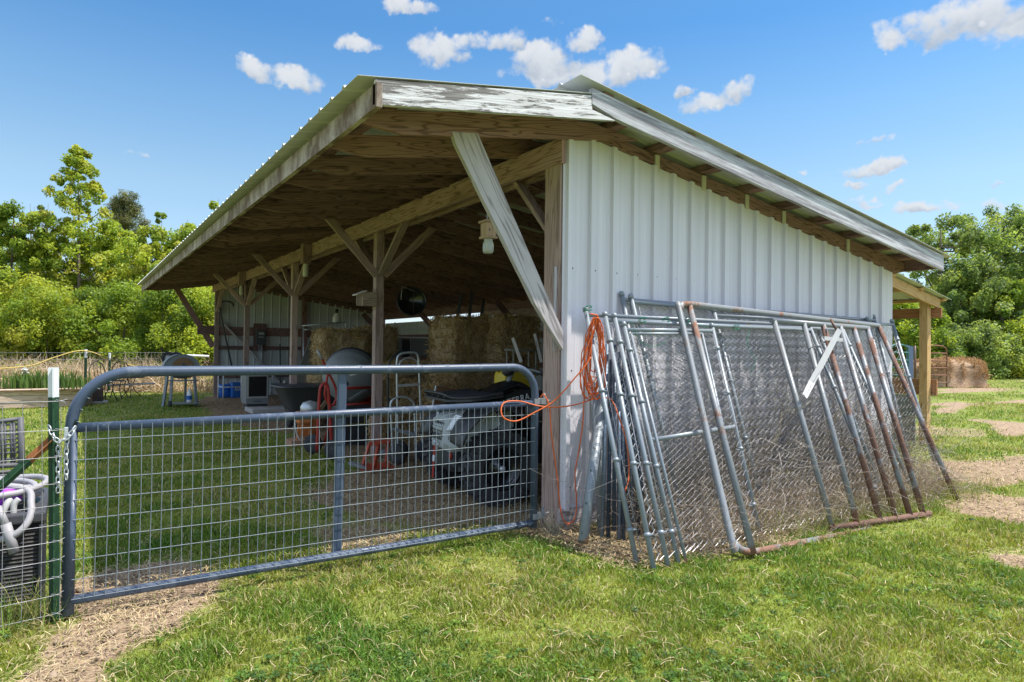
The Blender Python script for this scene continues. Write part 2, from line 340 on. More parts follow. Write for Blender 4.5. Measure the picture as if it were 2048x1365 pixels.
# ---------------------------------------------------------------- mesh builder
class MB:
    def __init__(s): s.v = []; s.f = []; s.uv = []; s.sm = []; s.mi = []
    def face(s, idx, uv, smooth=False, mi=0): s.f.append(idx); s.uv.append(uv); s.sm.append(smooth); s.mi.append(mi)
    def beam(s, p0, p1, w, h, up=(0, 0, 1), mi=0, cut0=None, cut1=None):
        """timber from p0 to p1, w = width across, h = height along 'up'"""
        p0, p1 = Vector(p0), Vector(p1); d = p1-p0; L = d.length; d.normalize(); up = Vector(up)
        sd = d.cross(up)
        if sd.length < 1e-5: sd = d.cross(Vector((1, 0, 0)))
        sd.normalize(); u = sd.cross(d).normalized()
        b = len(s.v); ou, ov = random.uniform(0, 50), random.uniform(0, 50)
        for P in (p0, p1):
            for a, c in ((-1, -1), (1, -1), (1, 1), (-1, 1)): s.v.append(P + sd*(a*w/2) + u*(c*h/2))
        per = 0
        for i in range(4):
            j = (i+1) % 4; e = w if i % 2 == 0 else h
            s.face((b+i, b+4+i, b+4+j, b+j)[::-1], [(ou, ov+per+e), (ou+L, ov+per+e), (ou+L, ov+per), (ou, ov+per)], mi=mi); per += e+0.3
        s.face((b, b+1, b+2, b+3)[::-1], [(ou+.1, ov), (ou+.1, ov+.1), (ou, ov+.1), (ou, ov)], mi=mi)
        s.face((b+4, b+5, b+6, b+7), [(ou, ov), (ou, ov+.1), (ou+.1, ov+.1), (ou+.1, ov)], mi=mi)
        return s
    def box(s, c, d, mi=0, rz=0):
        c = Vector(c); L = d[2]
        if rz: 
            x = Vector((math.cos(rz), math.sin(rz), 0))
            return s.beam(c - x*d[0]/2, c + x*d[0]/2, d[1], d[2], mi=mi)
        ax = max(range(3), key=lambda i: d[i]); e = Vector((0, 0, 0)); e[ax] = d[ax]/2
        if ax == 2: return s.beam(c-e, c+e, d[0], d[1], up=(0, 1, 0), mi=mi)
        if ax == 0: return s.beam(c-e, c+e, d[1], d[2], mi=mi)
        return s.beam(c-e, c+e, d[0], d[2], mi=mi)
    def prism(s, poly, off, mi=0, smooth=False):
        """closed polygon (3d points) extruded by vector off"""
        poly = [Vector(p) for p in poly]; off = Vector(off); n = len(poly); b = len(s.v)
        s.v += poly + [p+off for p in poly]
        ou, ov = random.uniform(0, 50), random.uniform(0, 50)
        ax = max(range(n), key=lambda i: (poly[(i+1) % n]-poly[i]).length); dx = (poly[(ax+1) % n]-poly[ax]).normalized()
        nm = off.normalized(); dy = nm.cross(dx)
        q = [(ou+(p-poly[0]).dot(dx), ov+(p-poly[0]).dot(dy)) for p in poly]
        s.face(tuple(range(b+n-1, b-1, -1)), q[::-1], mi=mi); s.face(tuple(range(b+n, b+2*n)), q, mi=mi)
        for i in range(n):
            j = (i+1) % n; e = (poly[j]-poly[i]).length
            s.face((b+i, b+j, b+n+j, b+n+i), [(ou, ov+5), (ou+e, ov+5), (ou+e, ov+5+off.length), (ou, ov+5+off.length)], smooth, mi)
        return s
    def tube(s, pts, r, n=8, closed=False, caps=True, mi=0, smooth=True):
        pts = [Vector(p) for p in pts]; m = len(pts); rr = r if isinstance(r, (list, tuple)) else [r]*m
        b = len(s.v); prev = None; L = 0; ou = random.uniform(0, 30)
        tans = []
        for i in range(m):
            if closed: t = pts[(i+1) % m]-pts[i-1]
            else: t = pts[min(i+1, m-1)]-pts[max(i-1, 0)]
            if t.length < 1e-9: t = Vector((0, 0, 1))
            tans.append(t.normalized())
        t0 = tans[0]; a = Vector((0, 0, 1)) if abs(t0.z) < 0.9 else Vector((1, 0, 0))
        nx = t0.cross(a).normalized(); ls = []
        for i in range(m):
            t = tans[i]; nx = (nx - t*nx.dot(t))
            if nx.length < 1e-6: nx = t.orthogonal()
            nx.normalize(); ny = t.cross(nx)
            for k in range(n):
                an = 2*math.pi*k/n; s.v.append(pts[i] + (nx*math.cos(an)+ny*math.sin(an))*rr[i])
            if i: L += (pts[i]-pts[i-1]).length
            ls.append(L)
        R = m if closed else m-1
        for i in range(R):
            i2 = (i+1) % m
            for k in range(n):
                k2 = (k+1) % n
                s.face((b+i*n+k, b+i*n+k2, b+i2*n+k2, b+i2*n+k), [(ou+ls[i], k*.03), (ou+ls[i], k*.03+.03), (ou+ls[i2], k*.03+.03), (ou+ls[i2], k*.03)], smooth, mi)
        if caps and not closed:
            s.face(tuple(b+k for k in range(n))[::-1], [(0, 0)]*n, False, mi); s.face(tuple(b+(m-1)*n+k for k in range(n)), [(0, 0)]*n, False, mi)
        return s
    def lathe(s, prof, c, axis=(0, 0, 1), n=24, mi=0, cap=True, smooth=True):
        """prof = [(radius, along)] turned about axis through c"""
        c = Vector(c); ax = Vector(axis).normalized(); x = ax.orthogonal().normalized(); y = ax.cross(x); b = len(s.v); m = len(prof)
        for (r, h) in prof:
            for k in range(n):
                a = 2*math.pi*k/n; s.v.append(c + ax*h + (x*math.cos(a)+y*math.sin(a))*max(r, 1e-4))
        for i in range(m-1):
            for k in range(n):
                k2 = (k+1) % n
                s.face((b+i*n+k, b+i*n+k2, b+(i+1)*n+k2, b+(i+1)*n+k), [(k/n, i/m), ((k+1)/n, i/m), ((k+1)/n, (i+1)/m), (k/n, (i+1)/m)], smooth, mi)
        if cap:
            s.face(tuple(b+k for k in range(n))[::-1], [(0, 0)]*n, False, mi); s.face(tuple(b+(m-1)*n+k for k in range(n)), [(0, 0)]*n, False, mi)
        return s
    def loft(s, secs, mi=0, smooth=True, cap=True):
        n = len(secs[0]); b = len(s.v)
        for q in secs: s.v += [Vector(p) for p in q]
        for i in range(len(secs)-1):
            for k in range(n):
                k2 = (k+1) % n; s.face((b+i*n+k, b+i*n+k2, b+(i+1)*n+k2, b+(i+1)*n+k), [(0, 0), (0, .1), (.1, .1), (.1, 0)], smooth, mi)
        if cap:
            s.face(tuple(b+k for k in range(n))[::-1], [(0, 0)]*n, False, mi); s.face(tuple(b+(len(secs)-1)*n+k for k in range(n)), [(0, 0)]*n, False, mi)
        return s
    def quad(s, a, b_, c, d, mi=0):
        b = len(s.v); s.v += [Vector(a), Vector(b_), Vector(c), Vector(d)]; w_, h_ = (s.v[b+1]-s.v[b]).length, (s.v[b+2]-s.v[b+1]).length
        s.face((b, b+1, b+2, b+3), [(0, 0), (w_, 0), (w_, h_), (0, h_)], False, mi); return s
    def xform(s, Mx): s.v = [Mx @ p for p in s.v]; return s
    def build(s, name, m, parent=None, bevel=0.0, sub=0, loc=None):
        me = bpy.data.meshes.new(name); org = Vector((0, 0, 0)) if parent is None else parent.location
        if loc is not None: org = Vector(loc)
        me.from_pydata([tuple(p-org) for p in s.v], [], s.f)
        uv = me.uv_layers.new(name='UVMap'); flat = [c for f in s.uv for q in f for c in q]; uv.data.foreach_set('uv', flat)
        me.polygons.foreach_set('use_smooth', s.sm); me.polygons.foreach_set('material_index', s.mi)
        for x in (m if isinstance(m, (list, tuple)) else [m]): me.materials.append(MATS[x])
        me.update()
        o = bpy.data.objects.new(name, me); COL.objects.link(o)
        if parent is not None: o.parent = parent
        else: o.location = org
        if bevel:
            bv = o.modifiers.new('bevel', 'BEVEL'); bv.width = bevel; bv.segments = 2; bv.limit_method = 'ANGLE'
        if sub:
            sb = o.modifiers.new('sub', 'SUBSURF'); sb.levels = sub; sb.render_levels = sub
        return o
def sub_build(mb, name, m, parent, **k):
    """sub-part: parent is itself a child sitting at its root's origin"""
    root = parent.parent
    me_org = root.location
    o = mb.build(name, m, None, loc=me_org, **k); o.location = (0, 0, 0); o.parent = parent
    return o
def tag(o, label, cat=None, group=None, kind=None):
    o['label'] = label
    if cat: o['category'] = cat
    if group: o['group'] = group
    if kind: o['kind'] = kind
    return o
def thing(name, loc, label, cat, group=None):
    o = bpy.data.objects.new(name, None); COL.objects.link(o); o.location = loc; o.empty_display_size = 0.2
    return tag(o, label, cat, group)
def np_mesh(name, V, tris, col=None, m='leaf', uvfix=False):
    """big foliage / litter mesh straight from arrays; tris (n,k)"""
    me = bpy.data.meshes.new(name); nv, nf, k = len(V), len(tris), tris.shape[1]
    me.vertices.add(nv); me.vertices.foreach_set('co', V.astype(np.float32).ravel())
    me.loops.add(nf*k); me.loops.foreach_set('vertex_index', tris.astype(np.int32).ravel())
    me.polygons.add(nf); me.polygons.foreach_set('loop_start', np.arange(0, nf*k, k, dtype=np.int32))
    me.polygons.foreach_set('loop_total', np.full(nf, k, dtype=np.int32))
    me.update(calc_edges=True)
    if col is not None:
        at = me.color_attributes.new('col', 'FLOAT_COLOR', 'POINT')
        c = np.ones((nv, 4), np.float32); c[:, :3] = col; at.data.foreach_set('color', c.ravel())
    me.materials.append(MATS[m])
    o = bpy.data.objects.new(name, me); COL.objects.link(o); return o
def arc(c, r, a0, a1, n, ex, ez):
    c, ex, ez = Vector(c), Vector(ex), Vector(ez)
    return [c + ex*(r*math.cos(a0+(a1-a0)*i/n)) + ez*(r*math.sin(a0+(a1-a0)*i/n)) for i in range(n+1)]
def smoothpath(pts, n=8):
    """Catmull-Rom through the points"""
    P = [Vector(p) for p in pts]; P = [P[0]*2-P[1]] + P + [P[-1]*2-P[-2]]; out = []
    for i in range(1, len(P)-2):
        a, b, c, d = P[i-1], P[i], P[i+1], P[i+2]
        for k in range(n):
            t = k/n; out.append(0.5*((b*2) + (c-a)*t + (a*2-b*5+c*4-d)*t*t + (b*3-a-c*3+d)*t**3))
    out.append(P[-2]); return out
# ---------------------------------------------------------------- ground
def sdist(poly, X, Y):
    """signed distance (negative inside) of points to polygon, numpy"""
    P = np.array(poly, float); d = np.full(X.shape, 1e9); ins = np.zeros(X.shape, bool); n = len(P)
    for i in range(n):
        a, b = P[i], P[(i+1) % n]; e = b-a
        t = np.clip(((X-a[0])*e[0]+(Y-a[1])*e[1])/(e@e+1e-12), 0, 1)
        d = np.minimum(d, np.hypot(X-a[0]-t*e[0], Y-a[1]-t*e[1]))
        c = ((a[1] > Y) != (b[1] > Y)); xi = a[0]+(Y-a[1])*e[0]/(e[1] if abs(e[1]) > 1e-12 else 1e-12)
        ins ^= (c & (X < xi))
    return np.where(ins, -d, d)
_g = rng.random((64, 64))
def vnoise(X, Y, s):
    x, y = X*s, Y*s; xi, yi = np.floor(x).astype(int), np.floor(y).astype(int); fx, fy = x-xi, y-yi
    fx = fx*fx*(3-2*fx); fy = fy*fy*(3-2*fy); g = lambda a, b: _g[a % 64, b % 64]
    return (g(xi, yi)*(1-fx)+g(xi+1, yi)*fx)*(1-fy)+(g(xi, yi+1)*(1-fx)+g(xi+1, yi+1)*fx)*fy
def fbm(X, Y, s): return (vnoise(X, Y, s)+.5*vnoise(X+9, Y+4, s*2.1)+.25*vnoise(X+3, Y+17, s*4.3))/1.75
def P2(*q): return [tuple(PZ(x, y)[:2]) for x, y in q]
DIRT = [P2((120, 1250), (130, 1215), (140, 1180), (225, 1140), (330, 1122), (430, 1145), (460, 1185), (390, 1225), (300, 1262), (225, 1320), (180, 1365), (150, 1500), (-60, 1500), (60, 1340)),
        P2((1875, 925), (2048, 915), (2200, 935), (2200, 965), (1960, 968), (1880, 955)), P2((1905, 985), (2048, 990), (2200, 1010), (2200, 1035), (2010, 1040), (1930, 1012)),
        P2((1862, 798), (1925, 803), (1935, 822), (1870, 828)), P2((1950, 838), (2120, 850), (2120, 868), (2010, 872)), P2((1985, 798), (2140, 800), (2140, 808), (1985, 806)),
        P2((1860, 778), (1990, 776), (1990, 790), (1862, 786)), P2((2000, 1108), (2120, 1110), (2120, 1130), (2010, 1130))]
BROWN = [[(-.35, .1), (4.9, .05), (4.9, 15.2), (-.3, 15.2)],
         P2((395, 800), (440, 795), (640, 812), (660, 860), (560, 868), (430, 838)),
         P2((600, 985), (700, 935), (1070, 900), (1085, 1050), (880, 1062), (700, 1035)),
         P2((1060, 1062), (1110, 1045), (1250, 1060), (1600, 1040), (1560, 1085), (1260, 1128), (1160, 1100)),
         P2((640, 1062), (760, 1055), (800, 1085), (690, 1100)), P2((0, 690), (60, 690), (60, 770), (0, 775))]
def masks(X, Y):
    j = (fbm(X, Y, 2.3)-.5)*.5
    d = np.zeros(X.shape); b = np.zeros(X.shape)
    for k, p in enumerate(DIRT): d = np.maximum(d, np.clip(.5-(sdist(p, X, Y)+j*(1 if k == 0 or k > 5 else 1.6))/.30, 0, 1))
    for p in BROWN: b = np.maximum(b, np.clip(.5-(sdist(p, X, Y)+j*.9)/.35, 0, 1))
    far = (X > 5) & (fbm(X, Y*1.5, .33) > .62); d = np.where(far, np.maximum(d, .5), d)
    return d, b
def lines(lo, hi, st, far_lo, far_hi):
    a = list(np.arange(lo, hi+1e-6, st)); s = st
    while a[-1] < far_hi: s *= 1.35; a.append(a[-1]+s)
    s = st
    while a[0] > far_lo: s *= 1.35; a.insert(0, a[0]-s)
    return np.array(a)
gx, gy = lines(-7, 11, .08, -500, 700), lines(-4.5, 17, .08, -60, 700)
GX, GY = np.meshgrid(gx, gy); D_, B_ = masks(GX, GY)
GZ = (fbm(GX, GY, 1.4)-.5)*.02 - .012
Vg = np.stack([GX.ravel(), GY.ravel(), GZ.ravel()], 1); nx_ = len(gx)
ii = (np.arange(len(gy)-1)[:, None]*nx_+np.arange(nx_-1)[None]).ravel()
g_ = np_mesh('ground', Vg, np.stack([ii, ii+1, ii+1+nx_, ii+nx_], 1), np.stack([D_.ravel(), B_.ravel(), B_.ravel()*0], 1), 'ground_mat')
g_['kind'] = 'structure'; g_['label'] = 'flat lawn with worn dirt and straw patches'

# ---------------------------------------------------------------- barn
BL, BW = 15.24, 4.877            # length along Y, width along X
barn = thing('barn', (0, 0, 0), 'open sided pole barn with white ribbed metal gable wall and wooden posts', 'barn')
def fz(u): return 3.195 + 0.165*u        # underside of metal, front slope
def rz(u): return 3.250 - 0.1418*u       # underside of metal, rear slope
def ribbed(lines_s, place, thick, nrm, mb, mi=0):
    """profile stations [(s, offset)], place(s, k) gives lower (k=0) and upper (k=1) point; offset along nrm"""
    nrm = Vector(nrm); b = len(mb.v)
    for s_, o_ in lines_s: mb.v.append(place(s_, 0)+nrm*o_); mb.v.append(place(s_, 1)+nrm*o_)
    for i in range(len(lines_s)-1):
        mb.face((b+2*i, b+2*i+2, b+2*i+3, b+2*i+1), [(lines_s[i][0], 0), (lines_s[i+1][0], 0), (lines_s[i+1][0], 3), (lines_s[i][0], 3)], False, mi)
def prof(a, b_, first, pitch=.2286, h=.019, wb=.052, wt=.02, minor=True):
    out = [(a, 0)]; x = first
    while x < b_-wb:
        if x-wb/2 > out[-1][0]: out += [(x-wb/2, 0), (x-wt/2, h), (x+wt/2, h), (x+wb/2, 0)]
        if minor:
            for q in (1/3, 2/3):
                m_ = x+pitch*q
                if m_+.012 < b_: out += [(m_-.011, 0), (m_-.004, .0012), (m_+.004, .0012), (m_+.011, 0)]
        x += pitch
    out.append((b_, 0)); return out
def gtop(u): return min(2.985+.10*min(u, .35), 3.075-.1555*u) if u > .3 else 2.985+.13*u
gm = MB(); PR = prof(-.012, BW+.012, .0448, h=.031, wb=.062, wt=.030)
PR = [(a+(.010 if o > .02 and PR[i+1][1] > .02 else 0)*(-1), o) if 0 < i < len(PR)-1 else (a, o) for i, (a, o) in enumerate(PR)]
_b = sorted(set([x for x, _ in PR]))
ribbed(PR, lambda s_, k: Vector((s_, -.016, .134 if k == 0 else gtop(s_))), 0, (0, -1, 0), gm)
ribbed([(0, 0), (.06, 0)], lambda s_, k: Vector((BW+.014, -.016+s_, .134 if k == 0 else gtop(BW))), 0, (1, 0, 0), gm)
for zr in (1.99, 1.2, .3):
    x = .0448+.1143-.07
    while x < BW:
        gm.lathe([(.006, 0), (.006, .004), (.003, .007)], (x, -.016, zr+.003*math.sin(9*x)), (0, -1, 0), 6, mi=1); x += .2286
gm.build('gable_wall', ['siding', 'screw'], barn)
MB().beam((-.02, -.012, .095), (BW, -.012, .095), .038, .11).build('skirt_board', 'gray_wood', barn)
MB().beam((-.025, -.010, -.02), (BW, -.010, -.02), .038, .112).build('skirt_board', 'gray_wood', barn)
# far gable seen from inside, rear wall
fm = MB(); ribbed(prof(0, BW, .12, minor=False), lambda s_, k: Vector((s_, BL, -.05 if k == 0 else (fz(s_)-.05 if s_ < .35 else rz(s_)-.05))), 0, (0, -1, 0), fm)
fm.build('far_wall', 'siding_back', barn)
rm = MB(); ribbed(prof(0, BL, .12, minor=False), lambda s_, k: Vector((BW+.03, s_, -.05 if k == 0 else 2.10)), 0, (-1, 0, 0), rm); rm.build('rear_wall', 'siding_back', barn)
for z_, h_ in ((1.75, .235), (1.30, .10), (.55, .14)): MB().beam((0.02, BL-.05, z_), (BW-.05, BL-.05, z_), .04, h_).build('girt', 'rafter_wood', barn)
for z_ in (1.66, 1.05, .45): MB().beam((BW-.01, .1, z_), (BW-.01, BL-.1, z_), .04, .14).build('girt', 'rafter_wood', barn)
MB().beam((.18, BL-.11, 1.98), (1.75, BL-.11, .28), .04, .14, up=(0, 1, 0)).build('diagonal_brace', 'gray_wood', barn)
MB().beam((-.42, BL-.06, 1.76), (0.0, BL-.06, 1.76), .04, .235).build('girt', 'rafter_wood', barn)
# posts
PVs = [.10, 3.81, 7.62, 11.43, BL-.06]
for i, v_ in enumerate(PVs):
    if i == 0:
        MB().beam((.045, v_, -.05), (.045, v_, 2.98), .14, .20, up=(0, 1, 0)).build('post', 'post_wood', barn, bevel=.004)
        MB().beam((-.033, .03, 1.35), (-.033, .03, 2.0), .045, .015, up=(0, 1, 0)).build('trim_board', 'gray_wood', barn)
    else: MB().beam((.05, v_, -.05), (.05, v_, 2.98), .105, .105, up=(0, 1, 0)).build('post', 'post_wood', barn, bevel=.004)
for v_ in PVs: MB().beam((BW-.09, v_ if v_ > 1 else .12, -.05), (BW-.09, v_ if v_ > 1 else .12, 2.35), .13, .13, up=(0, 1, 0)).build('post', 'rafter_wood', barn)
MB().beam((2.38, BL-.09, -.05), (2.38, BL-.09, 2.8), .13, .13, up=(0, 1, 0)).build('post', 'rafter_wood', barn)
# headers
MB().beam((-.020, -.035, 2.885), (-.020, BL+.15, 2.885), .04, .195).build('header', 'header_wood', barn, bevel=.003)
MB().beam((.125, .02, 2.875), (.125, BL+.1, 2.875), .04, .185).build('header', 'header_wood', barn, bevel=.003)
MB().beam((BW-.15, .02, 2.29), (BW-.15, BL-.05, 2.29), .04, .19).build('header', 'rafter_wood', barn)
# rafters: front ones (lapped past the ridge) and rear ones
def front_rafter(v_, tail=True):
    a, b_ = -1.655, .80; h = .160; top = lambda u: fz(u)-.065
    poly = [(a, v_, top(a)), (a, v_, top(a)-.085), (a+.30, v_, top(a+.3)-h), (.69, v_, top(.69)-h-.002), (.74, v_, rz(.74)-.048), (.25, v_, rz(.25)-.075), (-.02, v_, top(-.02))]
    return MB().prism(poly, (0, .038, 0))
def rear_rafter(v_):
    top = lambda u: rz(u)-.070; h = .160; e = 5.17
    poly = [(-.06, v_, top(-.06)-.01), (.0, v_, top(0)-h), (e-.18, v_, top(e-.18)-h), (e, v_, top(e)-.10), (e, v_, top(e))]
    return MB().prism(poly, (0, .038, 0))
nr = 25
for i in range(nr+1):
    v_ = BL*i/nr - .005
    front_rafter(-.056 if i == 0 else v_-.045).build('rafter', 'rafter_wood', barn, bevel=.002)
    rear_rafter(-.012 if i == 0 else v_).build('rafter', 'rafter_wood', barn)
# purlins running the length of the roof, their ends showing at the gable
V0, V1 = -.40, BL+.40
for u in (-1.45, -.85, -.28): MB().beam((u, V0, fz(u)-.033), (u, V1, fz(u)-.033), .089, .058, up=(-.165, 0, 1)).build('purlin', 'rafter_wood', barn)
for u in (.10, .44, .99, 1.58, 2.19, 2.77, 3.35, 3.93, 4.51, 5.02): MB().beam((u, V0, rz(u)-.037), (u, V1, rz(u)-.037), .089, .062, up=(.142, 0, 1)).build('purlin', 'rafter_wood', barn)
# short lookouts with pale blocks on the gable rafter
for u in (.99, 1.58, 2.19, 2.77, 3.93):
    MB().beam((u, -.021, rz(u)-.085), (u, -.021, rz(u)-.22), .05, .012, up=(0, 1, 0)).build('mud_nest', 'cream', barn)
# fascia and rake boards
MB().beam((-1.675, V0-.038, 2.812), (-1.675, V1+.03, 2.812), .038, .142, up=(0, 0, 1)).build('fascia', 'stained_fascia', barn, bevel=.003)
MB().beam((5.195, V0-.02, rz(5.195)-.09), (5.195, V1, rz(5.195)-.09), .038, .15).build('fascia', 'rafter_wood', barn)
for vv, mt in ((-.42, 'peeling_white'), (BL+.405, 'stained_fascia')):
    ft = lambda u: fz(u)-.012
    MB().prism([(-1.694, vv, ft(-1.694)-.145), (.155, vv, ft(.155)-.172), (-.07, vv, ft(-.07)-.10), (-.08, vv, ft(-.08)), (-1.694, vv, ft(-1.694))], (0, .036, 0)).build('rake_board', mt, barn, bevel=.002)
for vv, mt in ((-.424, 'weathered_rake'), (BL+.405, 'weathered_rake')):
    bt = lambda u: 3.071-.1437*u; tp = lambda u: 3.214-.1375*u
    MB().prism([(-.075, vv, tp(-.075)-.115), (.155, vv, bt(.155)), (5.215, vv, bt(5.215)), (5.215, vv, tp(5.215)), (-.075, vv, tp(-.075))], (0, .038, 0)).build('rake_board', mt, barn, bevel=.002)
# roof sheets: ribbed metal, ribs run down the slope
RV0, RV1 = -.436, BL+.455
def roof(name, u0, u1, zf, nrm, RV0=RV0):
    mb = MB()
    P_ = prof(RV0, RV1, RV0+.02, .2286, .02, .05, .02, False); P_[0] = (RV0-.001, 0.0)
    ribbed(P_, lambda s_, k: Vector((u0 if k == 0 else u1, s_, zf(u0 if k == 0 else u1)+.003)), 0, nrm, mb)
    o = mb.build(name, 'roof_metal', barn)
    sd_ = o.modifiers.new('thick', 'SOLIDIFY'); sd_.thickness = .003; sd_.offset = 0
    return o
roof('roof_sheet', -1.80, .02, fz, (0, 0, 1), -.4235); roof('roof_sheet', -.20, 5.36, rz, (0, 0, 1), -.450)
# knee braces
for i, v_ in enumerate(PVs):
    for sg in (-1, 1):
        if (i == 0 and sg < 0) or (i == 4 and sg > 0): continue
        p0 = Vector((.052, v_+sg*.07, 2.26)); p1 = Vector((.052, v_+sg*(.86 if i else .60), 2.88 if i else 2.80))
        if i == 0: p0 = Vector((.052, .22, 2.30))
        MB().beam(p0, p1, .038, .089, up=(1, 0, 0)).build('knee_brace', 'post_wood', barn, bevel=.002)
    if i in (1, 2, 3):
        MB().beam((.0, v_-.072, 2.25), (-.655, v_-.072, 2.93), .038, .089, up=(0, 0, 1)).build('knee_brace', 'post_wood', barn, bevel=.002)
        MB().beam((.10, v_-.072, 2.27), (.80, v_-.072, 2.97), .038, .089, up=(0, 0, 1)).build('knee_brace', 'post_wood', barn, bevel=.002)
    if i == 0:
        MB().prism([(-.975, -.062, 2.76), (-.30, -.062, 1.70), (-.030, -.062, 1.36), (-.030, -.062, 1.50), (-.155, -.062, 1.72), (-.80, -.062, 2.86), (-1.0, -.062, 2.83)], (0, .04, 0)).build('gable_brace', 'gray_wood', barn, bevel=.002)
    if i == 4:
        MB().beam((-.02, BL+.0, 1.32), (-.95, BL+.0, 2.88), .14, .04, up=(0, 1, 0)).build('gable_brace', 'rafter_wood', barn)
for v_ in PVs[1:]: MB().beam((BW-.15, v_-.08, 1.75), (BW-.75, v_-.08, 2.36), .038, .14).build('knee_brace', 'rafter_wood', barn)

# lean-to of new timber on the rear wall
lt = thing('lean_to', (7.55, .80, 0), 'lean-to of fresh yellow lumber with a low metal roof behind the barn', 'lean-to')
MB().beam((7.54, .83, -.05), (7.54, .83, 2.16), .115, .115, up=(0, 1, 0)).build('post', 'new_wood', lt, bevel=.004)
MB().beam((7.54, 4.6, -.05), (7.54, 4.6, 2.16), .14, .14, up=(0, 1, 0)).build('post', 'new_wood', lt)
MB().beam((7.63, .64, 1.98), (7.63, 6.4, 1.98), .038, .15).build('beam', 'red_wood', lt, bevel=.003)
MB().beam((7.63, .70, .86), (7.63, 6.4, .86), .038, .24).build('rail', 'red_wood', lt)
for v_ in (.72, 2.2, 3.7, 5.2): MB().beam((4.93, v_, 2.615), (7.72, v_, 2.115), .04, .14).build('rafter', 'new_wood', lt, bevel=.003)
for k, u_ in enumerate((5.4, 6.3, 7.1, 7.78)): MB().beam((u_, .66, 2.69-(u_-4.93)*.1794), (u_, 6.0, 2.69-(u_-4.93)*.1794), .09, .038).build('purlin', 'new_wood', lt)
lm = MB(); ribbed(prof(.62, 6.1, .66, .2286, .018, .05, .02, False), lambda s_, k: Vector((4.95 if k == 0 else 7.90, s_, 2.715-((4.95 if k == 0 else 7.90)-4.93)*.1794)), 0, (0, 0, 1), lm)
o_ = lm.build('roof_sheet', 'roof_under', lt); s_ = o_.modifiers.new('t', 'SOLIDIFY'); s_.thickness = .003
MB().box((7.62, 3.0, .37), (.02, 4.0, .72)).build('side_panel', 'mid_gray', lt)
# ---------------------------------------------------------------- farm gate
GV = -.06
gate = thing('farm_gate', (-3.115, GV, 0), 'long blue-gray tube gate filled with welded wire mesh', 'gate')
xl, xr, zt, zb, zm = -3.115, -.285, 1.222, .088, .955
fr = MB()
pts = [(xl, GV, .02), (xl, GV, zt-.27)] + arc((xl+.27, GV, zt-.27), .27, math.pi, math.pi/2, 10, (1, 0, 0), (0, 0, 1)) + [(-2, GV, zt), (-1.2, GV, zt+.002)]
pts += arc((xr-.20, GV, zt-.19), .20, math.pi/2, 0, 10, (1, 0, 0), (0, 0, 1)) + [(xr, GV, .06)]
fr.tube(pts, .0275, 16)
fr.build('frame', 'gate_blue', gate)
MB().tube([(xl, GV, zm-.012), (xr, GV, zm+.012)], .0235, 14).build('rail', 'gate_blue', gate)
MB().tube([(xl, GV, zb), (xr, GV, zb+.004)], .0235, 14).build('rail', 'gate_blue', gate)
ch = MB(); xc = -1.745
ch.prism([(xc-.03, GV+.026, .085), (xc-.03, GV+.036, .085), (xc+.03, GV+.036, .085), (xc+.03, GV+.026, .085), (xc+.022, GV+.018, .085), (xc-.022, GV+.018, .085)], (.01, -.024, zt-.105))
ch.build('upright', 'gate_blue', gate, bevel=.003)
wm = MB()
n_ = int((xr-xl-.06)/.0488)
for i in range(1, n_+1):
    x = xl+.012+.0488*i; j_ = lambda a=.0022: random.uniform(-a, a)
    wm.tube([(x+j_(), GV-.024, zb+.004), (x+j_(), GV-.026+j_(.003), .3), (x+j_(.003), GV-.026+j_(.003), .6), (x+j_(), GV-.024, zm+.0)], .0021, 5, caps=False)
for k in range(9):
    z = .096+.0985*k
    wm.tube([(xl-.01, GV-.022, z), (-2.4, GV-.029, z+j_(.004)), (-1.7, GV-.029+j_(.003), z+j_(.005)), (-1, GV-.029, z+j_(.004)), (xr+.01, GV-.022, z+.003)], .0021, 5, caps=False)
for k in range(5):   # clipped wire ends on the corner bend
    a = math.pi - .25*k - .1
    c_ = Vector((xl+.27+.25*math.cos(a), GV-.02, zt-.27+.25*math.sin(a)))
    wm.tube([c_, c_+Vector((.012, -.004, -.004))], .002, 5)
wm.build('wire_mesh', 'gate_wire', gate)
for z in (.98, .14):
    hg = MB(); hg.box((xr+.03, GV, z), (.10, .055, .042)); hg.tube([(xr+.085, GV, z-.05), (xr+.085, GV, z+.06)], .009, 8); hg.tube([(xr+.085, GV, z), (xr+.16, GV+.03, z)], .008, 8); hg.build('hinge', 'mid_gray', gate)


def chain(pts, r=.0033, L=.032):
    mb = MB(); P_ = smoothpath(pts, 14); acc = 0; k = 0; last = P_[0]
    seg = [P_[0]]
    for i in range(1, len(P_)):
        d_ = (P_[i]-P_[i-1]).length
        while acc + d_ >= L*.78:
            t_ = (L*.78-acc)/d_; q = P_[i-1].lerp(P_[i], t_); seg.append(q); acc -= L*.78
        acc += d_
    for k in range(len(seg)-1):
        c_ = (seg[k]+seg[k+1])/2; ax = (seg[k+1]-seg[k]).normalized(); o1 = ax.orthogonal().normalized(); o2 = ax.cross(o1)
        s_ = (o1+o2*.3).normalized() if k % 2 else (o2-o1*.3).normalized(); w_ = .0085; h_ = L/2-w_
        lp = [c_+ax*(h_+w_*math.sin(a))+s_*(w_*math.cos(a)) for a in np.linspace(0, math.pi, 5)] + [c_+ax*(-h_-w_*math.sin(a))-s_*(w_*math.cos(a)) for a in np.linspace(0, math.pi, 5)]
        mb.tube(lp, r, 6, closed=True)
    return mb
tp = PV(112, 880, GV)
chm = chain([PV(97, 852, -.09), PV(108, 875, -.12), PV(117, 884, -.12), PV(134, 876, -.125), PV(146, 862, -.125), PV(154, 848, -.11)])
chm.v += []; b_ = chain([PV(136, 868, -.105), PV(133, 890, -.105), PV(132, 930, -.10), PV(133, 962, -.10)])
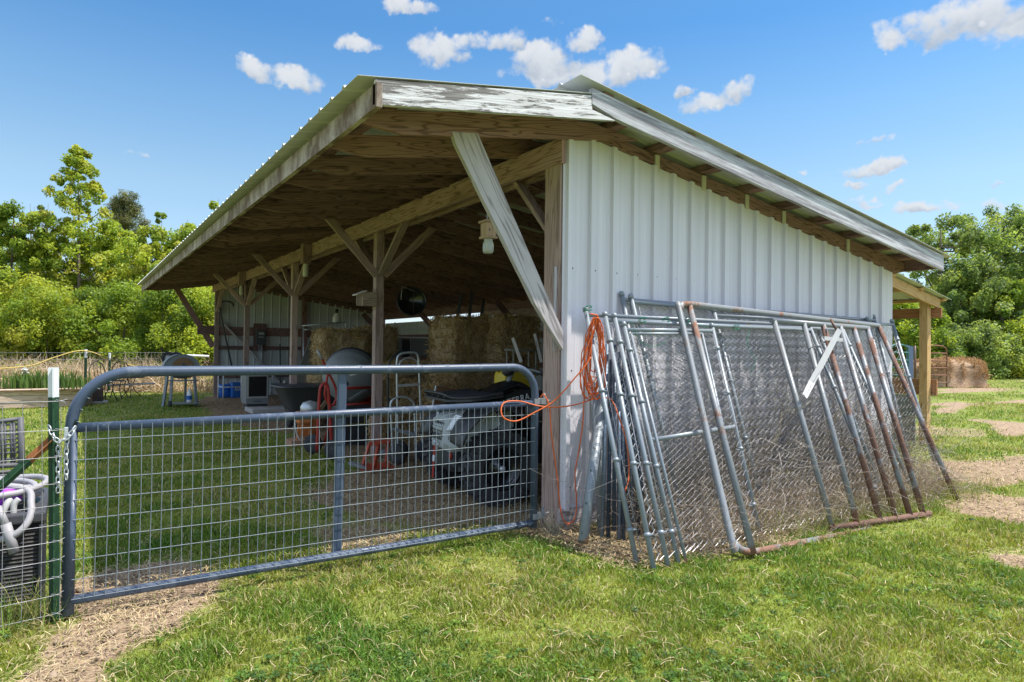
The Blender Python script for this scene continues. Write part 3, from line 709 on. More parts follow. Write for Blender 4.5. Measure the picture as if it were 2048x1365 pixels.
o_ = len(chm.v); chm.v += b_.v; chm.f += [tuple(i+o_ for i in f) for f in b_.f]; chm.uv += b_.uv; chm.sm += b_.sm; chm.mi += b_.mi
b_ = chain([PV(117, 884, -.11), PV(116, 900, -.10), PV(116, 940, -.10), PV(116, 988, -.10)])
o_ = len(chm.v); chm.v += b_.v; chm.f += [tuple(i+o_ for i in f) for f in b_.f]; chm.uv += b_.uv; chm.sm += b_.sm; chm.mi += b_.mi
tag(chm.build('chain', 'silver', None, loc=(-3.16, -.1, .85)), 'silver link chain looped between the green post and the gate, both ends dangling', 'chain')
tag(MB().box(PV(132, 866, -.10), (.018, .012, .055)).build('latch', 'silver', None, bevel=.003, loc=(-3.13, -.1, .9)), 'small flat silver latch plate on the left upright of the gate', 'latch')

# ---------------------------------------------------------------- T-post and welded wire fence to the left
tpx = -3.168
def tpost(loc, h, label, tilt=0.0, s=1.0, white=.22):
    t = thing('fence_post', loc, label, 'fence post', None); x, y, z = loc
    def sect(z0, z1, nm, m_):
        mb = MB(); dx = tilt
        a = Vector((x+dx*z0, y, z0)); off = Vector((dx*(z1-z0), 0, z1-z0)); w_ = .020*s; th = .0035*s
        poly = [(-w_, 0), (w_, 0), (w_, th*1.6), (th, th*1.6), (th, .034*s), (-th, .034*s), (-th, th*1.6), (-w_, th*1.6)]
        mb.prism([a+Vector((p[0], -p[1], 0)) for p in poly], off)
        if nm == 'shaft':
            zz = z0+.06
            while zz < z1-.03: mb.box((x+dx*zz+.0, y-.002, zz), (.012*s, .014, .018)); zz += .055
        return mb.build(nm, m_, t)
    sect(0, h-white, 'shaft', 'green_paint'); sect(h-white, h, 'painted_tip', 'white_paint')
    return t
tp = tpost((tpx, GV-.01, 0), 1.245, 'near green steel T-post with a white painted tip beside the gate latch', -.02, 1.12, .145)
fn = MB()
for i in range(14):
    x = tpx+.02-.075*i; fn.tube([(x, GV-.052, .03), (x+random.uniform(-.004, .004), GV-.05+random.uniform(-.004, .004), .6), (x-.012, GV-.052, 1.07)], .0014, 4, caps=False)
for z in (.04, .13, .215, .30, .39, .47, .565, .67, .80, .93, 1.07):
    x0 = tpx+.035
    fn.tube([(x0, GV-.03, z+.02), (x0-.03, GV-.056, z+.012), (-3.6, GV-.05, z-.03*(.6-z)), (-4.2, GV-.05, z-.01)], .0015, 4, caps=False)
    fn.tube([(x0-.005, GV-.025, z-.01), (x0-.012, GV-.058, z+.01), (x0-.045, GV-.056, z+.02), (x0-.06, GV-.02, z)], .0016, 4, caps=False)
tag(fn.build('wire_fence', 'galv_wire', None, loc=(-3.2, GV, 0)), 'thin welded wire fence panel stretched left from the near T-post', 'fence')
ai = thing('brace_bar', PV(100, 883, -.09), 'slanted angle iron brace, rust orange above and dark green below', 'brace')
a_, m_, e_ = PV(104, 880, -.07), PV(58, 921, -.07), PV(-60, 1028, -.07)
for p_, q_, mt in ((a_, m_, 'rope_yellow'), (m_, e_, 'green_paint')):
    mb = MB().beam(p_, q_, .006, .042, up=(0, 0, 1)); mb.beam(p_+Vector((.013, -.02, .014)), q_+Vector((.013, -.02, .014)), .04, .005, up=(0, 0, 1))
    mb.build('upper_half' if mt == 'rope_yellow' else 'lower_half', 'rust_bar' if mt == 'rope_yellow' else mt, ai)

# ---------------------------------------------------------------- chain link kennel panels leaning on the gable wall
def bil(c, s_, t_): return (c[0]*(1-s_)+c[1]*s_)*(1-t_) + (c[3]*(1-s_)+c[2]*s_)*t_     # corners BL, BR, TR, TL
def mesh_fabric(c, cell=.064, r=.0019, sag=.012, fold=0.0):
    mb = MB(); W_ = (c[1]-c[0]).length; H_ = (c[3]-c[0]).length; nw = int(W_/(cell)); nh = int(H_/(cell*.5)); nrm = (c[1]-c[0]).cross(c[3]-c[0]).normalized()
    ph = random.random()*6
    for i in range(nw+1):
        pts = []
        for k in range(nh+1):
            off = .5 if (k % 2) else -.5
            s_ = min(max((i+off)/nw, 0), 1); t_ = k/nh
            wv = sag*math.sin(s_*9+ph+t_*2)*math.sin(math.pi*t_) + fold*(math.sin(s_*38+ph*3+t_*3)+.6*math.sin(s_*91+ph-t_*5)+.5*math.sin(t_*17+s_*20+ph))
            pts.append(bil(c, s_, t_) + nrm*(wv + (.0022 if k % 2 else -.0022)) + Vector((random.uniform(-.0015, .0015), 0, 0)))
        mb.tube(pts, r, 3, caps=False, smooth=False)
    return mb
def kennel(label, c, r=.0175, cap=True, clamps=True, mid=None, mt='galv_pipe', topr=True, botr=False, mesh=True, mm='galv_dark', wr=.0019, group='chain link panels leaning on the wall'):
    c = [Vector(q) for q in c]; t = thing('kennel_fence', c[0], label, 'fence panel', group)
    for a, b_ in ((0, 3), (1, 2)):
        mb = MB(); d = (c[b_]-c[a]).normalized(); mb.tube([c[a]-d*.0, c[b_]+d*.035], r, 10)
        if cap: mb.lathe([(r*1.25, 0), (r*1.3, .02), (r*1.1, .032), (r*.4, .04)], c[b_]+d*.03, d, 10)
        if clamps:
            for f_ in (.12, .38, .66, .90): mb.tube([c[a].lerp(c[b_], f_)-d*.012, c[a].lerp(c[b_], f_)+d*.012], r*1.35, 10); q = c[a].lerp(c[b_], f_); s_ = (c[1]-c[0]).normalized()*(1 if a == 0 else -1); mb.beam(q, q+s_*.05, .022, .006)
        mb.build('post', mt, t)
    if topr: MB().tube([c[3], c[2]], r*.92, 10).build('rail', mt, t)
    if botr: MB().tube([c[0].lerp(c[3], .05), c[1].lerp(c[2], .05)], r*.92, 10).build('rail', mt, t)
    if mid: MB().tube([bil(c, 0, mid), bil(c, 1, mid)], r, 10).build('rail', mt, t)
    if mesh: mesh_fabric([bil(c, .01, .03), bil(c, .99, .03), bil(c, .99, .985), bil(c, .01, .985)], cell=.075, r=wr).build('wire_mesh', mm, t)
    # tension wires beside the end posts
    for e_ in (.018, .982): MB().tube([bil(c, e_, .04), bil(c, e_, .98)], .003, 5).build('tension_bar', 'galv_wire', t)
    return t
V3 = Vector
kennel('rearmost chain link panel, its capped posts and top rail highest against the siding', (V3((.62, -.52, .02)), V3((4.3, -.55, .02)), V3((4.42, -.055, 1.735)), V3((.58, -.055, 1.775))))
kennel('chain link panel whose capped post shows beside the rearmost one, just behind the row', (V3((.72, -.62, .02)), V3((4.1, -.62, .02)), V3((4.2, -.10, 1.70)), V3((.64, -.10, 1.755))), mesh=False)
kennel('chain link panel sticking out farthest right toward the yellow lumber lean-to', (V3((1.55, -.70, .01)), PZ(1884, 972), PV(1786, 650, -.14), V3((1.60, -.14, 1.68))), mm='galv_wire', wr=.0022)
kennel('chain link panel nearest the barn corner, with the orange cord hung on its post', (PZ(1274, 1130), V3((3.0, -.93, .0)), V3((3.05, -.20, 1.63)), PV(1173, 630, -.20)))
kennel('chain link panel second from the barn corner with a long leaning end post', (PZ(1308, 1142), V3((3.35, -1.02, .0)), V3((3.4, -.27, 1.60)), PV(1212, 640, -.27)), mm='galv_bright', wr=.0024)
kennel('chain link panel third from the barn corner, post standing right behind the small door', (PZ(1336, 1134), V3((2.75, -1.02, .0)), V3((2.8, -.30, 1.58)), PV(1231, 643, -.32)), mesh=False)
dr = kennel('narrow chain link kennel door with a cross rail halfway up', (PZ(1357, 1128), PV(1519, 1064, -1.03), PV(1426, 662, -.40), PV(1250, 660, -.37)), mid=.49, r=.0165, mm='galv_wire', wr=.0022)
ib = MB(); c_ = [PV(1395, 1120, -1.10), PV(1497, 1082, -1.05), PV(1404, 664, -.40), PV(1262, 668, -.40)]
c_ = [PZ(1373, 1126, .01), PV(1497, 1080, -1.04), PV(1404, 668, -.41), PV(1262, 668, -.385)]
for a, b_ in ((0, 3), (1, 2), (3, 2)): ib.tube([c_[a], c_[b_]], .011, 8)
ib.build('inner_frame', 'galv_pipe', dr)

for k, (v0, v1, lb_) in enumerate(((-.42, -.10, 'crumpled dark chain link fabric bunched behind the panels, upper layer by the wall'), (-.55, -.14, 'second crumpled layer of old chain link fabric standing between the panels'), (-.70, -.20, 'third crumpled layer of old chain link fabric, nearest to the panel faces'))):
    mo = mesh_fabric([V3((.95+.1*k, v0, .02)), V3((4.15-.2*k, v0-.03, .02)), V3((4.2-.2*k, v1, 1.50-.08*k)), V3((1.05-.05*k, v1, 1.54-.1*k))], .060, .0021, .03, .020).build('chain_link_fabric', 'galv_dark' if k < 2 else 'galv_wire', None, loc=(1, v0, 0)); tag(mo, lb_, 'wire mesh', 'loose chain link fabric behind the panels')
# ---------------------------------------------------------------- two pipe gates leaning in front
ga = thing('pipe_gate', PZ(1475, 1118), 'tall gray pipe gate with rounded corners leaning on the chain link panels', 'gate', 'steel pipe gates leaning by the wall')
bl, tl, tr, br = PZ(1470, 1112, .03), PV(1355, 606, -.31), PV(1757, 652, -.25), V3((3.75, -1.22, -.09))
ex = (tr-tl).normalized(); ez = (tl-bl).normalized(); exb = (br-bl).normalized()
fp = [br, bl+exb*.22, bl+exb*.10+ez*.02, bl+exb*.03+ez*.07, bl+ez*.18, tl-ez*.16, tl-ez*.055+ex*.02, tl+ex*.055-ez*.012, tl+ex*.16, tr]
MB().tube([fp[0]]+smoothpath(fp[1:-1], 5)+[fp[-1]], .025, 14).build('frame', 'painted_pipe', ga)
MB().tube([PZ(1506, 1106, .03), PV(1379, 612, -.31)], .024, 14).build('upright', 'painted_pipe', ga)
MB().tube([br, tr], .024, 12).build('upright', 'rusty_pipe', ga)
gb = thing('pipe_gate', PZ(1664, 1058), 'shorter rust-mottled pipe gate with six slanted bars and a hanging latch bar', 'gate', 'steel pipe gates leaning by the wall')
bl, br, tr, tl = PZ(1662, 1057, .02), PZ(1856, 1028, .02), PV(1737, 657, -.57), PV(1546, 642, -.41)
MB().tube([bl-(br-bl).normalized()*.02, br+(br-bl).normalized()*.02], .024, 12).build('rail', 'rusty_pipe', gb)
MB().tube([tl-(tr-tl).normalized()*.02, tr], .024, 12).build('rail', 'painted_pipe', gb)
tops = [1550, 1600, 1645, 1677, 1705, 1736]; bots = [1666, 1713, 1755, 1785, 1813, 1847]
tops = [(1550, 645), (1601, 650), (1640, 651), (1673, 655), (1703, 655), (1731, 658)]
bots = [(1667, 1052), (1713, 1045), (1758, 1040), (1790, 1035), (1820, 1030), (1848, 1026)]
for k in range(6):
    ft_ = (k)/5
    q0 = bl.lerp(br, (bots[k][0]-1664)/(1858-1664)*1.0); q1 = tl.lerp(tr, min(1, .235*k*.9+.02*k*(0) if False else [0.01, .30, .50, .68, .83, .985][k]))
    MB().tube([q0, q1], .0235, 12).build('upright', 'painted_pipe' if k in (0, 1) else 'rusty_pipe', gb)
def flat(L, v0, v1, nm, m_):
    y0, y1 = L[0][1], L[-1][1]; ys = [q[1] for q in L]; a_, b_ = min(ys), max(ys)
    MB().prism([PV(x, y, v0+(v1-v0)*(y-a_)/(b_-a_)) for x, y in L], (.004, .008, 0)).build(nm, m_, gb, bevel=.001)
flat([(1676, 656), (1684, 663), (1630, 768), (1619, 761)], -.63, -.82, 'latch_bar', 'light_gray')
flat([(1619, 761), (1630, 768), (1614, 798), (1606, 788)], -.82, -.86, 'latch_tip', 'white_paint')
flat([(1649, 673), (1686, 677), (1686, 684), (1649, 681)], -.655, -.668, 'latch_bracket', 'light_gray')
MB().tube([PV(1662, 640, -.56), PV(1668, 652, -.61), PV(1676, 664, -.63)], .012, 8).build('latch_hook', 'brown_pipe', gb)
lb = MB(); lb.tube([PV(1617, 700, -.66), PV(1624, 694, -.66), PV(1632, 700, -.68), PV(1637, 735, -.74), PV(1641, 746, -.76)], .006, 6); lb.build('latch_handle', 'dark_gray', gb)

# ---------------------------------------------------------------- loose pipes at the corner
def loose(name, label, a, b_, r, mt, holes=False, group=None):
    a, b_ = Vector(a), Vector(b_); o = thing(name, a, label, 'pipe', group)
    MB().tube([a, b_], r, 14).build('tube', mt, o)
    if holes:
        d = (b_-a); hm = MB(); side = (CAM-a); side = (side-d.normalized()*side.dot(d.normalized())).normalized()
        for f_ in (.05, .24, .46, .62, .80): p_ = a+d*f_+side*(r*.98)-Vector((.02, 0, 0)); hm.lathe([(.007, 0), (.007, .004)], p_, side, 10)
        hm.build('bolt_hole', 'screw', o)
    return o
loose('steel_pipe', 'fat galvanized pipe with bolt holes leaning against the corner siding', PV(1166, 1085, -.50), PV(1205, 800, -.12), .036, 'galv_pipe', True)
loose('steel_pipe', 'second fat gray pipe behind the one with bolt holes, bent top by the corner', PV(1205, 1070, -.30), PV(1190, 790, -.07), .035, 'galv_pipe')
dp = [(1204, 1095, 1214, 690), (1216, 1105, 1222, 720), (1228, 1062, 1230, 690), (1238, 1080, 1238, 705), (1247, 1092, 1244, 735), (1258, 1098, 1246, 690), (1268, 1102, 1252, 720), (1278, 1095, 1258, 700), (1290, 1085, 1264, 740)]
ORD = ['first', 'second', 'third', 'fourth', 'fifth', 'sixth', 'seventh', 'eighth', 'ninth']
for k, (x0, y0, x1, y1) in enumerate(dp):
    q0 = PZ(x0, min(y0, 1100)); q0 = Vector((q0.x, min(max(q0.y, -.75), -.35), 0)); 
    q0 = PV(x0, y0, -.42-.035*(k % 5)); q0.z = max(q0.z, 0)
    o = loose('dark_pipe', 'slim dark pole in the leaning bundle, %s one counted from the barn corner' % ORD[k], q0, PV(x1, y1, -.07-.02*(k % 3)), .0145, 'dark_pipe' if k % 3 else 'blue_steel', group='dark poles bundled at the corner')

# ---------------------------------------------------------------- orange extension cord
cd_ = MB(); cc = PV(1183, 640, -.27)
for k in range(15):
    w_ = random.uniform(.035, .11); L_ = random.uniform(.34, .66); sh = random.uniform(-.10, .10)
    lp = []
    for a in np.linspace(0, 2*math.pi, 26, endpoint=False):
        z = -L_/2*(1-math.cos(a)); f_ = .35+.65*(-z/L_)**.7
        lp.append(cc + Vector((math.sin(a)*w_*f_*1.15+sh*(-z)*.6-.03*(-z)/.5, -.03-math.sin(a)*w_*f_*.35-.012*(k % 4)+.0, z+.015)))
    lp = [q+Vector((.010*math.sin(5*i/3+k), -.006*math.cos(i+k), 0)) for i, q in enumerate(lp)]; cd_.tube(lp, .0040, 6, closed=True)
def seg(pts, r=.0052): cd_.tube(smoothpath(pts, 9), r, 7)
seg([PV(1188, 640, -.31), PV(1195, 632, -.33), PV(1180, 628, -.34)])
seg([PV(1168, 752, -.31), PV(1168, 800, -.22), PV(1165, 850, -.15), PV(1158, 900, -.12), PV(1150, 950, -.12), PV(1153, 1000, -.12), PV(1150, 1035, -.14), PV(1135, 1048, -.15), PV(1122, 1025, -.15), PV(1115, 960, -.15), PV(1103, 870, -.16), PV(1099, 815, -.13), PV(1088, 790, -.10), PV(1081, 795, -.08)])
seg([PV(1182, 715, -.33), PV(1166, 738, -.32), PV(1150, 756, -.30), PV(1130, 780, -.26), PV(1105, 805, -.20), PV(1070, 825, -.16), PV(1035, 842, -.13), PV(1010, 838, -.13), PV(1002, 822, -.11), PV(1010, 805, -.09), PV(1040, 803, -.09), PV(1075, 812, -.12), PV(1110, 815, -.17), PV(1150, 810, -.22), PV(1195, 797, -.28), PV(1222, 800, -.36), PV(1238, 835, -.46), PV(1252, 880, -.55), PV(1258, 930, -.62), PV(1256, 965, -.66), PV(1248, 985, -.68)])
tag(cd_.build('extension_cord', 'orange_cord', None, loc=(-.1, -.3, 1.6)), 'orange extension cord coiled over a post and looped across to the gate', 'extension cord')
gt = MB()
for (x, y, v) in ((1283, 640, -.34), (1175, 617, -.22), (1372, 640, -.3), (1470, 655, -.33), (1330, 640, -.3)):
    p_ = PV(x, y, v)
    for k in range(3): gt.tube([p_+Vector((.02*math.cos(a), -.02+.01*k-.015*math.sin(a*1.3), .02*math.sin(a))) for a in np.linspace(0, 6, 12)], .0022, 4)
gt.tube(smoothpath([PV(1260, 640, -.38), PV(1283, 685, -.42), PV(1320, 690, -.4), PV(1370, 650, -.35), PV(1420, 655, -.36)], 6), .002, 4)
gt.tube(smoothpath([PV(1500, 650, -.3), PV(1495, 690, -.36), PV(1510, 720, -.4), PV(1502, 745, -.43)], 6), .002, 4)
tag(gt.build('twine', 'cord_green', None, loc=(.5, -.35, 1.6)), 'green baling twine knotted along the top rails of the panels', 'twine')
# ---------------------------------------------------------------- quad bike
def make_atv():
    ORG = Vector((.05, 1.33, 0)); T = Matrix.Translation(ORG) @ Matrix.Rotation(math.pi-.10, 4, 'Z')
    t = thing('quad_bike', ORG, 'black and gray quad bike parked just inside the first bay, nose to the gate', 'quad bike')
    def B(mb, name, m, parent=t, **k):
        mb.xform(T)
        return mb.build(name, m, parent, **k) if parent is t else sub_build(mb, name, m, parent, **k)
    # local: +x forward, +y near side, z up
    WR = .32
    def wheel(x, y):
        s = 1 if y > 0 else -1; mb = MB(); w_ = .125
        pr = [(.19, -w_*.8), (.255, -w_), (.295, -w_*.95), (.315, -w_*.7), (.32, 0), (.315, w_*.7), (.295, w_*.95), (.255, w_), (.19, w_*.8)]
        mb.lathe(pr, (x, y, WR), (0, s, 0), 36, cap=False)
        for k in range(26):
            a = 2*math.pi*k/26
            for r_, side in ((.322, 1), (.322, -1)):
                a2 = a + (.12 if side > 0 else 0); c_ = Vector((x+math.cos(a2)*r_, y+side*w_*.42, WR+math.sin(a2)*r_)); tg = Vector((-math.sin(a2), 0, math.cos(a2))); up_ = Vector((math.cos(a2), 0, math.sin(a2)))
                mb.beam(c_-Vector((0, w_*.5, 0))+tg*.018*side, c_+Vector((0, w_*.5, 0))-tg*.018*side, .034, .022, up=up_)
                c3 = Vector((x+math.cos(a2)*.298, y+side*w_*.95, WR+math.sin(a2)*.298)); mb.beam(c3-up_*.03, c3+up_*.025, .036, .02, up=(0, 1, 0))
        wh = B(mb, 'tyre', 'rubber')
        mb = MB(); mb.lathe([(.19, -.09), (.195, .085), (.18, .095), (.165, .05), (.12, .02), (.06, .035), (.05, .07), (.0, .075)], (x, y, WR), (0, s, 0), 28, cap=False)
        for k in range(4): a = k*math.pi/2+.4; mb.lathe([(.009, 0), (.009, .02), (0, .022)], (x+math.cos(a)*.075, y+s*.035, WR+math.sin(a)*.075), (0, s, 0), 8)
        B(mb, 'rim', 'gloss_black', wh)
        mb = MB(); mb.lathe([(.028, 0), (.030, .02), (.018, .028), (0, .03)], (x, y+s*.072, WR), (0, s, 0), 14); B(mb, 'hub_cap', 'silver', wh)
    for x in (0, -1.28):
        for y in (.44, -.44): wheel(x, y)
    # chassis and skid
    mb = MB(); mb.beam((.05, 0, .36), (-1.4, 0, .36), .42, .16); mb.beam((.30, 0, .40), (-.1, 0, .42), .34, .22); mb.beam((-.35, 0, .52), (-1.0, 0, .55), .46, .3)
    for y in (.3, -.3):
        mb.tube([(.0, 0, .34), (.0, y*1.1, .33)], .022, 8); mb.tube([(-.12, 0, .36), (0, y*1.1, .33)], .018, 8); mb.tube([(-1.28, 0, .34), (-1.28, y*1.1, .33)], .022, 8)
    B(mb, 'chassis', 'black_plastic')
    # front fascia: angular nose
    def sec(x, hw, z0, z1, k=.7): return [(x, -hw, z0), (x, -hw*k, z1), (x, hw*k, z1), (x, hw, z0), (x, hw*.75, z0-.05), (x, -hw*.75, z0-.05)]
    mb = MB(); mb.loft([sec(.40, .15, .52, .66), sec(.34, .21, .48, .74), sec(.20, .34, .50, .80, .75), sec(.02, .40, .60, .86, .8), sec(-.2, .36, .66, .88, .8)], smooth=False)
    B(mb, 'front_fascia', 'atv_gray', bevel=.008)
    mb = MB(); mb.loft([sec(.37, .13, .34, .50, .9), sec(.30, .20, .30, .52, .95), sec(.12, .22, .30, .50, .95)], smooth=False); B(mb, 'bumper', 'black_plastic', bevel=.01)
    for y, r_ in ((.19, .0), (-.19, 0)):
        mb = MB(); s = 1 if y > 0 else -1
        mb.prism([(.372, s*.155, .62), (.235, s*.345, .665), (.205, s*.34, .735), (.30, s*.205, .765)], (.014, s*.010, .012)); B(mb, 'headlight', 'lens_white', bevel=.004)
        mb = MB(); mb.lathe([(.034, 0), (.034, .012), (0, .016)], (.33, s*.15, .40), (1, 0, 0), 16); B(mb, 'reflector', 'red_paint')
        mb = MB(); p0, p1 = Vector((.02, s*.28, .38)), Vector((-.05, s*.20, .82))
        ax = (p1-p0); hx = [p0+ax*(k/72) + (ax.normalized().orthogonal()*math.cos(k*.62)+ax.normalized().cross(ax.normalized().orthogonal())*math.sin(k*.62))*.034 for k in range(73)]
        mb.tube(hx, .006, 6); B(mb, 'shock_spring', 'light_gray')
        mb = MB(); mb.tube([p0, p1], .018, 8); B(mb, 'shock_absorber', 'black_plastic')
    mb = MB()
    for k in range(7): mb.tube([(.412, -.11+.037*k, .54), (.385, -.11+.037*k, .70)], .004, 5)
    for k in range(5): mb.tube([(.415-.006*k, -.12, .55+.035*k), (.415-.006*k, .12, .55+.035*k)], .004, 5)
    B(mb, 'grille', 'gloss_black')
    # fenders
    for s in (1, -1):
        mb = MB(); secs = []
        for k in range(9):
            a = math.pi*(.12+.80*k/8); r_ = .43; x = math.cos(a)*r_; z = .36+math.sin(a)*r_*1.16
            secs.append([(x, s*.25, z+.03), (x, s*.52, z), (x*.97, s*.535, z-.03), (x*.96, s*.25, z)])
        mb.loft(secs, smooth=True); B(mb, 'front_fender', 'black_plastic')
        mb = MB(); secs = []
        for k in range(9):
            a = math.pi*(.1+.8*k/8); r_ = .44; x = -1.28+math.cos(a)*r_; z = .36+math.sin(a)*r_*1.12
            secs.append([(x, s*.22, z+.03), (x, s*.54, z), (x, s*.55, z-.03), (x, s*.22, z)])
        mb.loft(secs, smooth=True); B(mb, 'rear_fender', 'black_plastic')
        mb = MB(); mb.prism([(.0, s*.415, .79), (-.36, s*.33, .84), (-.62, s*.30, .95), (-.30, s*.30, 1.0), (.06, s*.36, .88)], (0, -s*.02, .0)); sp = B(mb, 'side_panel', 'gloss_black', bevel=.006)
        if s == 1:
            ta = bpy.data.curves.new('lettering', 'FONT'); ta.body = 'ALTERRA'; ta.size = .088; ta.extrude = .0015; ta.shear = .2; ta.space_character = 1.08
            to = bpy.data.objects.new('tmp', ta); COL.objects.link(to)
            dg = bpy.context.evaluated_depsgraph_get(); me = bpy.data.meshes.new_from_object(to.evaluated_get(dg)); COL.objects.unlink(to); bpy.data.objects.remove(to)
            X = Vector((.94, .075, -.0)); 
            ex_ = Vector((-.955, -.23, .19)).normalized(); nz = Vector((.22, .97, .12)); nz = (nz-ex_*nz.dot(ex_)).normalized(); ey_ = nz.cross(ex_)
            R4 = Matrix((ex_, ey_, nz)).transposed().to_4x4(); R4.translation = Vector((.0, .432, .83))
            me.transform(Matrix.Translation(-ORG) @ T @ R4)
            lo = bpy.data.objects.new('lettering', me); me.materials.clear(); me.materials.append(MATS['white_paint']); COL.objects.link(lo); lo.parent = sp
    mb = MB(); mb.loft([[(x, -w_*.8, z-.10), (x, -w_, z-.03), (x, -w_*.6, z), (x, w_*.6, z), (x, w_, z-.03), (x, w_*.8, z-.10)] for x, w_, z in ((.10, .22, .88), (-.05, .22, .94), (-.25, .19, 1.06), (-.42, .15, 1.08), (-.6, .14, .94))]); B(mb, 'fuel_tank', 'gloss_black', sub=1)
    mb = MB(); mb.loft([[(x, -w_, z-.10), (x, -w_*.9, z), (x, w_*.9, z), (x, w_, z-.10)] for x, w_, z in ((-.55, .12, .90), (-.75, .16, .88), (-1.1, .17, .92), (-1.45, .14, .98))]); B(mb, 'seat', 'rubber', sub=1)
    mb = MB()   # front rack, solid plastic with rails
    mb.prism([(.42, -.30, .89), (.42, .30, .89), (.26, .44, .90), (-.06, .42, .93), (-.10, -.42, .93), (.26, -.44, .90)], (0, 0, .022))
    for y in (-.3, -.15, 0, .15, .3): mb.beam((.40, y, .925), (-.05, y, .955), .03, .022)
    mb.tube(smoothpath([(.38, -.32, .93), (.44, -.2, .96), (.44, .2, .96), (.38, .32, .93), (.2, .43, .94), (-.05, .42, .97)], 5), .014, 8)
    B(mb, 'front_rack', 'black_plastic', bevel=.005)
    mb = MB()
    mb.tube([(-.30, 0, 1.0), (-.36, 0, 1.14)], .025, 8); mb.tube(smoothpath([(-.50, -.40, 1.13), (-.42, -.25, 1.17), (-.36, 0, 1.15), (-.42, .25, 1.17), (-.50, .40, 1.13)], 5), .012, 8)
    hb = B(mb, 'handlebar', 'mid_gray')
    for s in (1, -1):
        mb = MB(); mb.tube([(-.445, s*.28, 1.155), (-.51, s*.42, 1.125)], .02, 10); B(mb, 'grip', 'rubber', hb)
        mb = MB(); mb.tube([(-.38, s*.20, 1.165), (-.36, s*.30, 1.155), (-.42, s*.40, 1.125)], .007, 6); mb.box((-.40, s*.2, 1.17), (.06, .07, .05)); B(mb, 'brake_lever', 'black_plastic', hb)
    mb = MB(); mb.lathe([(.05, 0), (.065, .03), (.06, .06), (.0, .075)], (-.33, 0, 1.12), (.4, 0, 1), 14); B(mb, 'display_pod', 'black_plastic')
    mb = MB(); mb.tube([(.36, -.06, .50), (.42, -.06, .50)], .025, 10); mb.tube(arc((.43, .05, .505), .022, 0, 6.2, 12, (1, 0, 0), (0, 0, 1)), .007, 6); B(mb, 'winch_hook', 'silver')
    mb = MB(); mb.beam((.445, .05, .49), (.455, .04, .20), .034, .006, up=(1, 0, 0)); B(mb, 'winch_strap', 'red_paint')
    mb = MB(); mb.beam((.4505, .048, .40), (.4525, .046, .345), .035, .007, up=(1, 0, 0)); B(mb, 'strap_label', 'white_paint')
    # angular nose plates with the lamp set in them
    def fv(x): return 1.47-(x-866)*(.60/134)
    def plate(L, nm, m_, off, th=.02):
        q = [PV(x, y, fv(x))+Vector((-.6, -.8, 0))*off for x, y in L]
        return MB().prism(q, Vector((.6, .8, 0))*th).build(nm, m_, t, bevel=.004)
    plate([(866, 836), (905, 826), (990, 822), (1001, 850), (948, 888), (915, 905), (868, 898)], 'nose_plate', 'atv_gray', .0, .03)
    plate([(914, 866), (934, 832), (972, 827), (964, 853), (944, 861)], 'headlight', 'lens_white', .012, .02)
    plate([(872, 842), (906, 834), (900, 866), (874, 868)], 'grille', 'gloss_black', .010, .012)
    plate([(868, 874), (912, 870), (905, 880), (870, 884)], 'trim_strip', 'mid_gray', .010, .012)
    gm_ = MB()
    for k in range(6): gm_.tube([PV(874+k*5.5, 842-k*1.2, fv(874+k*5))+Vector((-.6, -.8, 0))*.016, PV(878+k*5, 868, fv(876+k*5))+Vector((-.6, -.8, 0))*.016], .003, 4)
    for k in range(5): gm_.tube([PV(873, 846+k*5, fv(873))+Vector((-.6, -.8, 0))*.016, PV(903, 840+k*5.6, fv(903))+Vector((-.6, -.8, 0))*.016], .003, 4)
    gm_.build('grille_bars', 'mid_gray', t)
    return t
make_atv()

